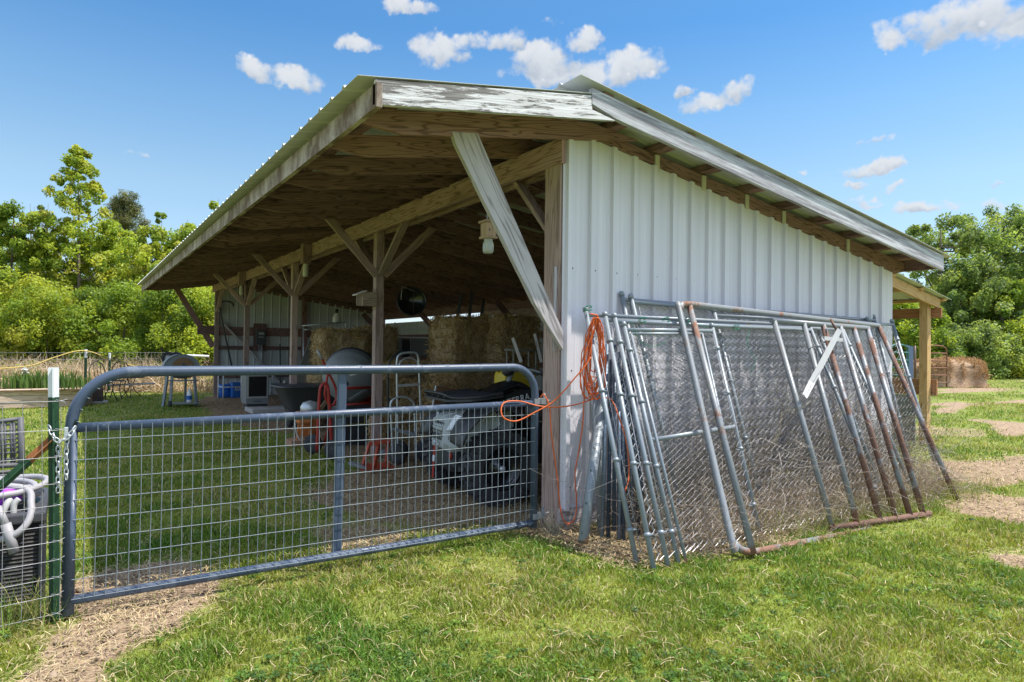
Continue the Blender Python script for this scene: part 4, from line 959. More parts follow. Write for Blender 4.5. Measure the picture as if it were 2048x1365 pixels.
# ---------------------------------------------------------------- hay bales in the barn
def hay_bale(c, d, label, rz=0.0, group='square hay bales in the barn', n=2600, seed=0, cat='hay bale'):
    rg = np.random.default_rng(seed+5); c = Vector(c); t = thing('hay_bale', (c.x, c.y, c.z-d[2]/2), label, cat, group)
    mb = MB(); nxs, nys, nzs = 8, 8, 8
    bm_v = {}; 
    def P(i, j, k):
        key = (i, j, k)
        if key not in bm_v:
            p = Vector(((i/nxs-.5)*d[0], (j/nys-.5)*d[1], (k/nzs-.5)*d[2]))
            e = [abs(i/nxs-.5)*2, abs(j/nys-.5)*2, abs(k/nzs-.5)*2]; sh = 1-.045*(e[0]**4*e[1]**4+e[1]**4*e[2]**4+e[0]**4*e[2]**4)
            p = p*sh + Vector(rg.normal(0, .018, 3)); bm_v[key] = len(mb.v)
            x = p.x*math.cos(rz)-p.y*math.sin(rz); y = p.x*math.sin(rz)+p.y*math.cos(rz); mb.v.append(c+Vector((x, y, p.z)))
        return bm_v[key]
    N = 8
    for a in range(N):
        for b_ in range(N):
            for s_ in (0, N):
                for q in (((s_, a, b_), (s_, a+1, b_), (s_, a+1, b_+1), (s_, a, b_+1)), ((a, s_, b_), (a+1, s_, b_), (a+1, s_, b_+1), (a, s_, b_+1)), ((a, b_, s_), (a+1, b_, s_), (a+1, b_+1, s_), (a, b_+1, s_))):
                    mb.face(tuple(P(*z) for z in q), [(0, 0)]*4, False)
    mb.build('packed_hay', 'hay', t)
    for f_ in (-.22, .22):
        lp = [(f_*d[0], -d[1]/2-.004, -d[2]/2), (f_*d[0], -d[1]/2-.006, 0), (f_*d[0], -d[1]/2-.004, d[2]/2), (f_*d[0], 0, d[2]/2+.004), (f_*d[0], d[1]/2, d[2]/2)]
        MB().tube([c+Vector((x*math.cos(rz)-y*math.sin(rz), x*math.sin(rz)+y*math.cos(rz), z)) for x, y, z in lp], .004, 5).build('twine', 'rope_yellow', t)
    # loose stalks standing off the faces
    ax = rg.integers(0, 3, n); sg = rg.choice([-1, 1], n); q = rg.uniform(-.5, .5, (n, 3))*np.array(d); q[np.arange(n), ax] = sg*np.array(d)[ax]*.5
    q = q[(q[:, 2] > -d[2]*.49)]; n = len(q); L = rg.uniform(.05, .20, n); dr = rg.normal(0, 1, (n, 3)); dr[:, 2] -= .5; dr /= np.linalg.norm(dr, axis=1)[:, None]
    sdv = np.cross(dr, rg.normal(0, 1, (n, 3))); sdv /= np.linalg.norm(sdv, axis=1)[:, None]; w_ = .003+.002*rg.random(n)
    ca, sa = math.cos(rz), math.sin(rz); Rm = np.array([[ca, -sa, 0], [sa, ca, 0], [0, 0, 1]])
    A = q-dr*L[:, None]*.4; Bp = q+dr*L[:, None]*.6
    V = np.stack([A-sdv*w_[:, None], A+sdv*w_[:, None], Bp+sdv*w_[:, None], Bp-sdv*w_[:, None]], 1).reshape(-1, 3) @ Rm.T + np.array([0, 0, d[2]/2])
    base = np.array([.36, .25, .12]); cl = np.repeat(base[None]*rg.uniform(.7, 2.0, (n, 1)), 4, 0)
    o = np_mesh('loose_stalks', V, np.arange(4*n).reshape(n, 4), cl, 'straw_mat'); o.parent = t; o['kind'] = 'stuff'
    return t
def bale_px(x0, y0, x1, y1, v, depth, label, **k):
    a, b_ = PV(x0, y0, v), PV(x1, y1, v); w_ = abs(b_.x-a.x); h_ = abs(a.z-b_.z); return hay_bale(((a.x+b_.x)/2, v+depth/2, (a.z+b_.z)/2), (w_, depth, h_), label, **k)
bale_px(650, 660, 738, 737, 7.6, .8, 'shaggy hay bale on top of the stack behind the mixer drum', seed=1)
bale_px(735, 655, 795, 737, 7.9, .8, 'top hay bale just right of the second post, darker end showing', seed=2)
bale_px(640, 738, 720, 838, 7.5, .8, 'hay bale under the shaggy top one behind the mixer drum', seed=3)
bale_px(722, 738, 792, 835, 7.9, .8, 'lower hay bale partly hidden by the wooden post', seed=31)
bale_px(910, 634, 1005, 738, 5.0, .9, 'tall upright hay bale standing on the low bale wall', seed=4, n=4200)
bale_px(1003, 632, 1080, 690, 4.6, .8, 'dark hay bale high in the corner right of the upright bale', seed=5)
bale_px(1003, 690, 1080, 745, 4.5, .8, 'dark hay bale below the high corner one', seed=6)
bale_px(788, 728, 910, 770, 5.8, .8, 'flat hay bale on the low wall behind the silver hand truck', seed=7)
bale_px(905, 738, 1020, 775, 4.3, .8, 'flat pale hay bale behind the quad bike handlebar', seed=8, n=3600)
bale_px(780, 768, 870, 830, 4.9, .8, 'middle hay bale of the low wall, left of the cardboard', seed=9)
bale_px(868, 770, 980, 830, 4.4, .8, 'middle hay bale of the low wall behind the quad bike rack', seed=10, n=3600)
bale_px(745, 828, 850, 905, 4.6, .8, 'lowest hay bale behind the legs of the hand trucks', seed=12)
bale_px(850, 830, 1000, 930, 4.2, .8, 'lowest hay bale hidden behind the quad bike nose', seed=13)

# ---------------------------------------------------------------- things in the barn, read from left (far) to right (near)
def obj1(name, mb, m, label, cat, loc, group=None, **k): return tag(mb.build(name, m, None, loc=loc, **k), label, cat, group)
# electric meter
mt_ = thing('electric_meter', (1.16, BL-.12, 1.4), 'dark gray electric meter box on a wooden board at the far wall', 'electric meter')
MB().beam((1.16, BL-.085, 1.22), (1.16, BL-.085, 1.98), .34, .02, up=(0, 1, 0)).build('backing_board', 'rafter_wood', mt_)
MB().box((1.17, BL-.16, 1.59), (.25, .13, .39)).build('box', 'dark_gray', mt_, bevel=.01)
MB().box((1.17, BL-.232, 1.70), (.15, .012, .07)).build('display', 'light_gray', mt_); MB().box((1.16, BL-.232, 1.60), (.13, .012, .03)).build('label_strip', 'light_gray', mt_)
MB().tube([(1.20, BL-.15, 1.40), (1.20, BL-.15, .70)], .025, 10).build('conduit', 'silver', mt_); MB().tube([(1.13, BL-.15, 1.40), (1.15, BL-.15, .72)], .013, 8).build('conduit', 'silver', mt_)
# black bent pole
mb = MB(); mb.tube(smoothpath([PV(464, 735, 15.0), PV(450, 670, 14.95), PV(441, 625, 14.95), PV(441, 606, 14.95), PV(455, 603, 14.9), PV(465, 607, 14.9), PV(467, 614, 14.9)], 6), .022, 8)
obj1('bent_pole', mb, 'black_plastic', 'black pole with a hooked top leaning on the far wall', 'pole', (.3, 15, 0))
for (x0, y0, x1, y1, m_, lb) in ((545, 700, 545, 800, 'silver', 'thin metal rod standing against the far wall'), (560, 688, 561, 800, 'dark_pipe', 'dark blue rod standing beside the thin metal one')):
    obj1('rod', MB().tube([PV(x0, y0, 14.9), PV(x1, y1+2, 14.7)], .016, 8), m_, lb, 'rod', PV(x1, y1, 14.7))
def barrel(x, y, v, r, h, label, cat='barrel'):
    p = PV(x, y, v); p.z = 0; t = thing('blue_barrel', p, label, cat)
    MB().lathe([(r*.93, 0), (r, .03), (r, h*.33), (r*1.02, h*.35), (r, h*.37), (r, h*.66), (r*1.02, h*.68), (r, h*.70), (r*.98, h)], p, (0, 0, 1), 24, cap=True).build('drum', 'blue_plastic', t)
    return t, p
barrel(450, 790, 14.6, .17, .34, 'round blue plastic tub by the far corner post')
bx = PV(474, 790, 14.2); bx.z = 0
bt_ = thing('blue_bin', bx, 'square blue bin with white numerals beside the round blue tub', 'bin')
MB().box(bx+Vector((0, .15, .2)), (.24, .3, .40)).build('body', 'blue_plastic', bt_, bevel=.02)
def text_mesh(body, size, name, m, parent, loc, rot, ext=.002):
    ta = bpy.data.curves.new(name, 'FONT'); ta.body = body; ta.size = size; ta.extrude = ext; ta.align_x = 'CENTER'
    to = bpy.data.objects.new('tmp', ta); COL.objects.link(to); dg = bpy.context.evaluated_depsgraph_get()
    me = bpy.data.meshes.new_from_object(to.evaluated_get(dg)); COL.objects.unlink(to); bpy.data.objects.remove(to)
    from mathutils import Euler
    me.transform(Euler(rot).to_matrix().to_4x4()); me.transform(Matrix.Translation(Vector(loc)-parent.location)); me.materials.clear(); me.materials.append(MATS[m])
    o = bpy.data.objects.new(name, me); COL.objects.link(o); o.parent = parent; return o
text_mesh('50', .13, 'numerals', 'white_paint', bt_, bx+Vector((0, -.004, .19)), (math.pi/2, 0, 0))
# white metal stand
t = thing('metal_stand', PV(446, 800, 13.7), 'white tubular metal stand in front of the blue tub', 'stand')
q = [PV(436, 797, 13.9), PV(446, 802, 13.6), PV(482, 800, 13.7)]; 
for p in q: p.z = 0
for p in q: MB().tube([p, p+Vector((0, 0, .66))], .014, 8).build('leg', 'white_paint', t)
MB().tube([q[0]+Vector((0, 0, .32)), q[1]+Vector((0, 0, .32)), q[2]+Vector((0, 0, .32))], .014, 8).build('crossbar', 'white_paint', t)
MB().tube([q[0]+Vector((0, 0, .64)), q[1]+Vector((0, 0, .66)), q[2]+Vector((0, 0, .66))], .014, 8).build('crossbar', 'white_paint', t)
# stove
sp = Vector((.06, 10.4, 0)); t = thing('heater', sp, 'gray cabinet heater with a dark glass front behind the post', 'heater')
def fbox(c, d, nm, m_, b=.006): return MB().box(Vector(c), d).build(nm, m_, t, bevel=b)
fbox((.09, 10.72, .45), (.45, .5, .62), 'cabinet', 'mid_gray'); fbox((.09, 10.455, .51), (.36, .02, .42), 'glass_door', 'gloss_black'); fbox((.09, 10.458, .51), (.42, .014, .50), 'door_frame', 'light_gray', .003)
fbox((.09, 10.455, .20), (.16, .012, .018), 'handle', 'dark_gray', .002); fbox((.09, 10.66, .07), (.40, .40, .12), 'base', 'black_plastic')
fbox((.30, 10.15, .045), (.90, .75, .09), 'plinth', 'concrete')
t = thing('fire_extinguisher', (.75, 10.9, 0), 'small dark cylinder with a white top right of the heater', 'canister')
MB().lathe([(.06, 0), (.065, .03), (.065, .40), (.03, .47)], (.75, 10.9, .0), (0, 0, 1), 16).build('cylinder', 'dark_gray', t); MB().lathe([(.03, .47), (.035, .50), (.03, .58), (.01, .60)], (.75, 10.9, 0), (0, 0, 1), 12).build('cap', 'white_plastic', t)
# wheelbarrow
wb = thing('wheelbarrow', (.35, 7.2, 0), 'dark gray plastic tub cart with its rim level, beside the heater', 'wheelbarrow')
def rr(cx, cy, hx, hy, z, r, n=5):
    out = []
    for (sx_, sy_, a0) in ((1, 1, 0), (-1, 1, 90), (-1, -1, 180), (1, -1, 270)):
        for k in range(n): a = R_(a0+90*k/(n-1)); out.append((cx+sx_*(hx-r)+r*math.cos(a), cy+sy_*(hy-r)+r*math.sin(a), z))
    return out
mb = MB(); cx, cy = .32, 7.35
mb.loft([rr(cx, cy, .36, .24, .22, .08), rr(cx, cy, .42, .29, .27, .10), rr(cx, cy, .60, .42, .70, .14), rr(cx, cy, .66, .46, .71, .16), rr(cx, cy, .66, .46, .685, .16)], cap=False)
mb.loft([rr(cx, cy, .64, .45, .715, .15), rr(cx, cy, .58, .40, .70, .13), rr(cx, cy, .40, .27, .28, .09)], cap=True)
mb.build('tub', 'dark_gray', wb)
for sx_ in (-.42, .42):
    mb = MB(); mb.lathe([(.06, -.03), (.14, -.04), (.16, 0), (.14, .04), (.06, .03)], (cx+sx_, cy-.1, .16), (1, 0, 0), 20); mb.build('wheel', 'rubber', wb)
MB().beam((cx-.2, cy-.5, .10), (cx+.12, cy-.38, .46), .03, .06).build('handle', 'cedar', wb)
# red tubular hand truck with loop handle, near the post
rt = thing('red_hand_truck', (-.55, 4.1, 0), 'red tubular hand truck with black wheels beside the mixer', 'hand truck')
def px3(L, v): return [PV(x, y, v) for x, y in L]
MB().tube(smoothpath(px3([(634, 903), (637, 830), (640, 782), (645, 770), (652, 768), (656, 776), (658, 800), (664, 900)], 4.05), 5), .019, 10).build('frame', 'red_paint', rt)
MB().tube(smoothpath(px3([(637, 703), (652, 735), (668, 768), (673, 785), (672, 800), (664, 812), (656, 806), (650, 790), (652, 770), (656, 745)], 4.35), 5), .016, 8).build('handle', 'red_paint', rt)
MB().tube(px3([(635, 701), (644, 719)], 4.35), .019, 8).build('grip', 'light_gray', rt)
MB().tube(px3([(639, 824), (660, 829)], 4.05), .012, 8).build('crossbar', 'red_paint', rt)
for (x, y, v) in ((626, 893, 4.35), (668, 912, 3.75)):
    p = PV(x, y, v); p.z = .125; mb = MB(); mb.lathe([(.05, -.03), (.115, -.035), (.13, 0), (.115, .035), (.05, .03)], p, (.75, .66, 0), 22); w_ = mb.build('wheel', 'rubber', rt)
    sub_build(MB().lathe([(.05, -.035), (.055, -.02), (.02, -.04)], p, (.75, .66, 0), 14), 'hub', 'black_plastic', w_)
# cement mixer
cm = thing('cement_mixer', (.45, 5.3, 0), 'cement mixer with a gray plastic drum on a red frame behind the middle post', 'cement mixer')
dc = PV(702, 752, 5.3); dax = Vector((.50, .80, .28)).normalized()
MB().lathe([(.04, -.34), (.13, -.33), (.15, -.31), (.25, -.29), (.27, -.265), (.32, -.25), (.335, -.20), (.38, -.12), (.395, -.09), (.39, -.05), (.385, 0), (.395, .03), (.37, .10), (.33, .20), (.335, .23), (.26, .34), (.25, .36), (.235, .34)], dc, dax, 36, cap=False).build('drum', 'mid_gray', cm)
MB().lathe([(.36, .02), (.41, .03), (.41, .08), (.36, .09)], dc, dax, 36, cap=False).build('ring_gear', 'black_plastic', cm)
q = PV(706, 748, 4.75); MB().beam(q-Vector((.045, 0, .012)), q+Vector((.045, 0, .012)), .006, .045).build('label_plate', 'white_plastic', cm)
MB().tube([PV(672, 778, 4.8), PV(745, 775, 4.9)], .02, 8).build('frame_rail', 'red_paint', cm); MB().tube([PV(690, 812, 4.8), PV(752, 806, 4.9)], .022, 8).build('frame_rail', 'red_paint', cm)
MB().beam((.42, 5.1, .40), (.62, 5.6, .60), .12, .16).build('motor_housing', 'red_paint', cm, bevel=.02)
MB().beam(PV(698, 800, 4.9), PV(735, 778, 4.95), .03, .03).build('strut', 'mid_gray', cm)
for a_, b_ in (((-.02, 5.0, .75), (-.2, 5.1, 0)), ((.55, 5.0, .75), (.7, 5.1, 0))): MB().tube([a_, b_], .02, 8).build('leg', 'red_paint', cm)
# black tote with yellow panel under the drum
tt = thing('storage_tote', (.06, 4.75, 0), 'black tote with a yellow bordered label under the mixer drum', 'tote')
MB().box((.10, 4.95, .28), (.50, .40, .56)).build('body', 'black_plastic', tt, bevel=.02)
mb = MB(); z0, z1, x0, x1, yy = .30, .46, -.13, .25, 4.743
mb.tube([(x0, yy, z0), (x1, yy, z0), (x1, yy, z1), (x0, yy, z1)], .009, 6, closed=True); mb.build('label_border', 'yellow_dull', tt)
# orange machine
om = thing('orange_machine', (-.42, 5.3, 0), 'orange machine with a silver dome left of the red hand truck', 'machine')
p = PV(622, 830, 5.2)
MB().box(p+Vector((-.11, 0, -.03)), (.17, .22, .16)).build('housing', 'orange_paint', om, bevel=.02)
MB().lathe([(.13, 0), (.135, .10), (.10, .16), (.0, .19)], p+Vector((.03, .15, .0)), (0, 0, 1), 20).build('dome', 'silver', om)
MB().lathe([(.14, -.30), (.15, -.1), (.135, .0)], p+Vector((.03, .15, 0)), (0, 0, 1), 20).build('body', 'orange_paint', om)
MB().tube(smoothpath([p+Vector((-.23, -.1, .05)), p+Vector((-.25, -.12, -.1)), p+Vector((-.21, -.12, -.28)), p+Vector((-.13, -.12, -.36))], 5), .008, 6).build('hose', 'white_plastic', om)
for dx in (-.16, .0): MB().beam(p+Vector((dx, 0, -.1)), p+Vector((dx-.03, 0, -p.z)), .03, .03).build('leg', 'orange_paint', om)
MB().box((p.x-.1, p.y, .04), (.40, .3, .08)).build('base', 'cardboard', om)
# silver convertible hand trucks
def dolly(name, label, v, path, rungs, plate, wheels_, r=.013, mt='silver', grp='silver hand trucks standing by the middle post'):
    b_ = PV(path[0][0], path[0][1], v); t = thing(name, b_, label, 'hand truck', grp)
    MB().tube(smoothpath([PV(x, y, v) for x, y in path], 4), r, 8).build('frame', mt, t)
    for (a, c_) in rungs: MB().beam(PV(*a, v), PV(*c_, v), .02, .03).build('crossbar', mt, t)
    if plate: MB().prism([PV(*plate[0], v), PV(*plate[1], v), PV(*plate[1], v)+Vector((-.10, -.22, .01)), PV(*plate[0], v)+Vector((-.10, -.22, .01))], (0, 0, .008)).build('toe_plate', mt, t)
    for (x, y) in wheels_:
        p = PV(x, y, v+.12); p.z = .12; MB().lathe([(.05, -.03), (.11, -.035), (.125, 0), (.11, .035), (.05, .03)], p, (.9, .4, 0), 20).build('wheel', 'rubber', t)
    return t
dolly('silver_hand_truck', 'taller silver hand truck with an arched double handle', 3.25, [(796, 915), (795, 840), (794, 760), (794, 722), (799, 710), (812, 706), (830, 706), (836, 714), (838, 740), (842, 840), (846, 905)],
      [((794, 772), (840, 769)), ((795, 845), (843, 842))], None, [(800, 905), (850, 900)])
dd_ = dolly('silver_hand_truck', 'shorter silver hand truck with a rounded loop top and metal toe plate', 3.0, [(786, 925), (783, 850), (781, 815), (784, 802), (796, 795), (812, 795), (824, 803), (829, 820), (832, 935)],
      [((783, 858), (830, 868))], ((786, 858), (832, 872)), [(795, 920), (850, 915)])
MB().tube(smoothpath([PV(x, y, 3.3) for x, y in ((797, 735), (803, 722), (818, 716), (832, 722), (838, 735))], 4), .009, 6).build('inner_handle', 'silver', dd_)
t = thing('black_hand_truck', PV(775, 900, 3.7), 'black tubular hand truck behind the silver pair', 'hand truck')
MB().tube(smoothpath([PV(x, y, 3.7) for x, y in ((778, 890), (776, 790), (777, 735), (786, 715), (800, 703), (806, 702))], 5), .014, 8).build('frame', 'black_plastic', t)
MB().tube([PV(778, 800, 3.7), PV(800, 798, 3.7)], .012, 8).build('crossbar', 'black_plastic', t)
# red implement on the ground
ri = thing('red_implement', (-.25, 2.95, 0), 'rusty red steel implement lying in the straw before the hand trucks', 'implement')
for (a, b_, w_) in (((738, 889), (780, 882), .045), ((738, 890), (726, 930), .03), ((758, 888), (748, 935), .05), ((776, 884), (772, 925), .045), ((727, 932), (780, 930), .05), ((722, 940), (790, 936), .04)):
    MB().beam(PV(a[0], a[1], 2.9), PV(b_[0], b_[1], 2.85), .03, w_).build('frame_bar', 'red_orange', ri, bevel=.004)
MB().tube([PV(757, 880, 2.9), PV(760, 872, 2.9), PV(763, 880, 2.9)], .009, 6).build('hook', 'red_orange', ri)
MB().lathe([(.03, -.05), (.04, 0), (.03, .05)], PV(765, 905, 2.9), (1, 0, 0), 12).build('cylinder', 'mid_gray', ri)
MB().beam(PV(698, 925, 3.0), PV(732, 935, 2.9), .10, .03).build('foot_plate', 'mid_gray', ri)
# cardboard
obj1('cardboard_sheet', MB().prism([PV(868, 815, 2.7), PV(912, 812, 2.9), PV(910, 778, 2.95), PV(872, 772, 2.75)], (0, .012, 0)), 'cardboard', 'reddish brown cardboard sheet with a white edge behind the quad bike', 'cardboard', PV(868, 815, 2.7))
obj1('white_strip', MB().beam(PV(865, 815, 2.68), PV(872, 772, 2.73), .012, .02), 'white_paint', 'thin white strip standing along the edge of the cardboard', 'strip', PV(868, 815, 2.68))
# yellow jug like backrest behind the bike
ys = thing('yellow_sprayer', PV(1038, 790, 1.9), 'yellow plastic tank behind the quad bike handlebar', 'tank')
a, b_ = PV(1012, 742, 1.9), PV(1072, 800, 1.9)
def rbox(a, b_, v0, v1, r):
    cx, cz = (a.x+b_.x)/2, (a.z+b_.z)/2; hx, hz = abs(b_.x-a.x)/2, abs(b_.z-a.z)/2
    ring = lambda y, s_: [(x, y, z) for x, z, _ in rr(cx, cz, hx*s_, hz*s_, 0, r)]
    return MB().loft([ring(v0+.02, .93), ring(v0, .97), ring(v0+.03, 1), ring(v1-.03, 1), ring(v1, .95)])
rbox(a, b_, 1.9, 2.15, .06).build('tank', 'yellow', ys); MB().lathe([(.035, 0), (.035, .04), (.02, .05)], ((a.x+b_.x)/2-.1, 2.02, a.z), (0, 0, 1), 12).build('cap', 'black_plastic', ys)
# leaning plank
obj1('leaning_board', MB().beam(PV(597, 790, 8.4), PV(638, 682, 9.3), .03, .36, up=(1, 0, -.35)), 'plank_gray', 'wide gray board leaning against the pipe frame left of the bales', 'board', PV(600, 780, 8.5))
# white pipe frame (stall panel) behind the bales
sp_ = thing('stall_panel', PV(606, 790, 9.8), 'silver tube stall panel standing left of the hay bales', 'stall panel')
for (x, y0, y1) in ((607, 655, 800), (627, 655, 800), (650, 653, 700)): MB().tube([PV(x, y0, 9.8), PV(x, y1, 9.8)], .013, 8).build('upright', 'silver', sp_)
MB().tube([PV(604, 652, 9.8), PV(692, 645, 9.8)], .016, 8).build('rail', 'silver', sp_); MB().tube([PV(607, 660, 9.8), PV(632, 659, 9.8)], .013, 8).build('rail', 'silver', sp_); MB().tube([PV(607, 727, 9.8), PV(640, 729, 9.8)], .013, 8).build('rail', 'silver', sp_)
MB().tube([PV(692, 643, 9.8), PV(692, 655, 9.8)], .016, 8).build('end_post', 'silver', sp_)
t = thing('light_bulb', PV(673, 630, 12.5), 'white bulb in a black socket hanging over the stall panel', 'light bulb')
p = PV(673, 640, 12.5); MB().lathe([(.03, .12), (.05, .10), (.09, .0), (.10, -.08), (.07, -.15), (0, -.18)], p+Vector((0, 0, .06)), (0, 0, 1), 16).build('bulb', 'white_plastic', t); MB().lathe([(.04, 0), (.04, .10)], p+Vector((0, 0, .17)), (0, 0, 1), 12).build('socket', 'black_plastic', t)
# rear stall tube fence and black crates on it
rs = thing('tube_fence', PV(760, 740, 10.2), 'silver tube fence along the back of the barn above the low bales', 'fence')
for x in (765, 790, 866, 885): MB().tube([PU(x, 645, 4.3), PU(x, 735, 4.3)], .016, 8).build('upright', 'silver', rs)
MB().tube([PU(700, 655, 4.3), PU(925, 660, 4.3)], .016, 8).build('rail', 'silver', rs); MB().tube([PU(700, 672, 4.3), PU(925, 678, 4.3)], .012, 8).build('rail', 'silver', rs)
for (x0, y0, x1, y1, lb) in ((790, 680, 812, 715, 'small dark blue crate hung on the back tube fence'), (830, 680, 872, 714, 'larger black crate hung on the back tube fence')):
    a, b_ = PU(x0, y0, 4.15), PU(x1, y1, 4.15); t = thing('hanging_crate', b_, lb, 'crate')
    MB().box(((a.x+b_.x)/2, (a.y+b_.y)/2, (a.z+b_.z)/2), (.25, abs(a.y-b_.y), abs(a.z-b_.z))).build('body', 'black_plastic', t, bevel=.01); MB().box(((a.x+b_.x)/2-.01, (a.y+b_.y)/2, max(a.z, b_.z)), (.29, abs(a.y-b_.y)+.04, .03)).build('rim', 'dark_gray', t)
# dark poles leaning by the bales
for (x0, y0, x1, y1, lb) in ((903, 715, 922, 592, 'black square pole leaning left of the upright hay bale'), (938, 640, 944, 586, 'short dark pole rising behind the upright hay bale'), (962, 640, 968, 600, 'thicker dark pole rising right of the short one')):
    obj1('dark_pole', MB().beam(PV(x0, y0, 5.6), PV(x1, y1, 6.2), .05, .05), 'dark_gray', lb, 'pole', PV(x0, y0, 5.6))
# hanging round black tub
hb_ = thing('hanging_tub', PV(824, 600, 6.2), 'round black tub hanging from a rafter by a wire handle', 'tub')
c_ = PV(824, 604, 6.2); MB().lathe([(.10, -.10), (.20, -.08), (.235, .0), (.24, .05), (.25, .06), (.225, .05), (.2, -.05), (.0, -.06)], c_, (-.5, -.85, .1), 28, cap=False).build('bowl', 'gloss_black', hb_)
MB().tube([PV(802, 600, 6.1), PV(804, 573, 6.1), PV(835, 586, 6.1)], .006, 6).build('wire_handle', 'silver', hb_); MB().tube([c_+Vector((.0, -.05, -.2)), c_+Vector((.02, -.03, .35))], .006, 6).build('cord', 'bronze', hb_)
# white rail hay rack right
hr = thing('hay_rack', PV(1012, 740, 3.3), 'pale slatted rack in front of the dark corner bales', 'rack')
MB().tube([PV(1010, 700, 3.3), PV(1082, 702, 3.3)], .012, 8).build('rail', 'light_gray', hr)
for x in (1014, 1027, 1057, 1072): MB().tube([PV(x, 701, 3.3), PV(x, 742, 3.3)], .009, 6).build('slat', 'light_gray', hr)
for (x0, y0, x1, y1, lb) in ((1026, 676, 1043, 725, 'weathered wooden stick leaning on the pale rack, left one'), (1070, 668, 1084, 725, 'weathered wooden stick leaning on the pale rack, right one')):
    obj1('wooden_stick', MB().beam(PV(x0, y0, 3.1), PV(x1, y1, 3.0), .03, .045), 'gray_wood', lb, 'stick', PV(x1, y1, 3))
obj1('support_beam', MB().beam(PU(962, 628, 4.6), PU(1088, 622, 4.6), .05, .12), 'post_wood', 'pale beam along the back wall above the corner bales', 'beam', PU(962, 628, 4.6))

# ---------------------------------------------------------------- bee traps and birdhouse
def bee_trap(x, v, zt_, label, m_='header_wood', w_=.10, h_=.18, u=-.10, jar=.16):
    t = thing('bee_trap', (u, v, zt_-h_), label, 'bee trap', 'wooden bee traps with jars under the roof')
    MB().box((u, v, zt_-h_/2), (w_, w_*1.15, h_)).build('wood_box', m_, t, bevel=.003)
    if m_ == 'cedar':
        MB().box((u, v, zt_+.009), (w_*1.3, w_*1.45, .018)).build('lid', m_, t); MB().box((u, v, zt_-h_-.008), (w_*1.2, w_*1.3, .016)).build('base', m_, t)
        mb = MB(); mb.lathe([(.008, 0), (.008, .002)], (u-.02, v-w_*.577, zt_-h_*.55), (0, -1, 0), 10); mb.build('entry_hole', 'screw', t)
        MB().tube(smoothpath([(u, v, zt_+.018), (u-.015, v, zt_+.05), (u, v, zt_+.075), (u+.01, v, zt_+.05)], 5), .003, 6).build('hook', 'silver', t)
    MB().lathe([(.0, -jar), (.035, -jar), (.043, -jar+.02), (.043, -.045), (.034, -.02), (.034, 0)], (u, v, zt_-h_-.014), (0, 0, 1), 18, cap=False).build('jar', 'jar_glass' if m_ == 'cedar' else 'cream', t)
p = PV(977, 447, .35); bee_trap(977, .35, p.z, 'cedar bee trap with a glass jar hanging just inside the first bay', 'cedar', .085, .105, p.x, .115)
bee_trap(609, 6.42, 2.97, 'bee trap with a pale jar on the header left of the middle post', 'header_wood', .13, .30, -.11, .20)
bee_trap(478, 11.25, 2.98, 'farthest bee trap with a pale jar near the far end of the header', 'header_wood', .13, .30, -.11, .20)
bh = thing('birdhouse', (-.09, 3.75, 1.87), 'small weathered birdhouse with a slanted roof on the second post', 'birdhouse')
MB().prism([(-.185, 3.72, 1.87), (.0, 3.72, 1.87), (.0, 3.72, 2.05), (-.185, 3.72, 2.03)], (0, .12, 0)).build('box', 'cedar_gray', bh, bevel=.002)
MB().beam((-.27, 3.78, 2.00), (-.14, 3.78, 2.055), .15, .014).build('roof', 'gray_wood', bh); MB().beam((-.19, 3.78, 1.87), (-.19, 3.78, 2.02), .11, .01, up=(0, 1, 0)).build('front', 'timber_pale', bh)
MB().beam((-.004, 3.775, 1.83), (-.004, 3.775, 2.09), .06, .012, up=(0, 1, 0)).build('back_board', 'timber_pale', bh)
# ---------------------------------------------------------------- yard, left side
# grill
gp = Vector((-1.16, 12.35, 0)); t = thing('barbecue_grill', gp, 'barrel shaped barbecue grill on four legs with small wheels', 'grill')
def G(x, y, dv=0): return PV(x, y, 12.3+dv)
a, b_ = G(326, 742), G(400, 742); cx = (a.x+b_.x)/2; hw = (b_.x-a.x)/2; zc = G(360, 738).z
mb = MB(); n = 14
def half(y, s_): return [(cx-.02+hw*s_*math.cos(math.pi*k/n), y, zc+.33*s_*math.sin(math.pi*k/n)) for k in range(n+1)]
mb.loft([half(12.10, .97), half(12.08, 1), half(12.50, 1), half(12.52, .97)], smooth=False); mb.build('lid', 'grill_gray', t, bevel=.006)
mb = MB(); mb.loft([[(cx+q[0]*.62, 12.072-.003*i, zc+.015+q[1]*.24) for q in [(hw*math.cos(math.pi*k/n), math.sin(math.pi*k/n)) for k in range(n+1)]] for i in (0, 1)], smooth=False); mb.build('lid_panel', 'rust_panel', t)
MB().beam((cx, 12.05, zc+.06), (cx, 12.05, zc+.13), .05, .02, up=(0, 1, 0)).build('vent', 'dark_gray', t)
def halfd(y): return [(cx-.02+hw*.95*math.cos(-math.pi*k/n), y, zc-.01+.20*math.sin(-math.pi*k/n)) for k in range(n+1)]
MB().loft([halfd(12.10), halfd(12.50)], smooth=False).build('firebox', 'black_plastic', t)
for (x, y, x2, v, v2) in ((336, 742, 326, 12.12, 12.0), (345, 742, 340, 12.12, 12.0), (388, 742, 393, 12.12, 12.0), (372, 742, 370, 12.5, 12.65)):
    p0, p1 = PV(x, y, v), PV(x2, 812, v2); p1.z = .02; MB().beam(p0, p1, .05, .05).build('leg', 'grill_gray', t)
MB().beam((cx-.28, 12.1, .08), (cx+.32, 12.1, .08), .40, .02).build('bottom_shelf', 'mid_gray', t); MB().beam((cx-.30, 12.05, zc-.25), (cx+.30, 12.05, zc-.25), .03, .03).build('brace', 'grill_gray', t)
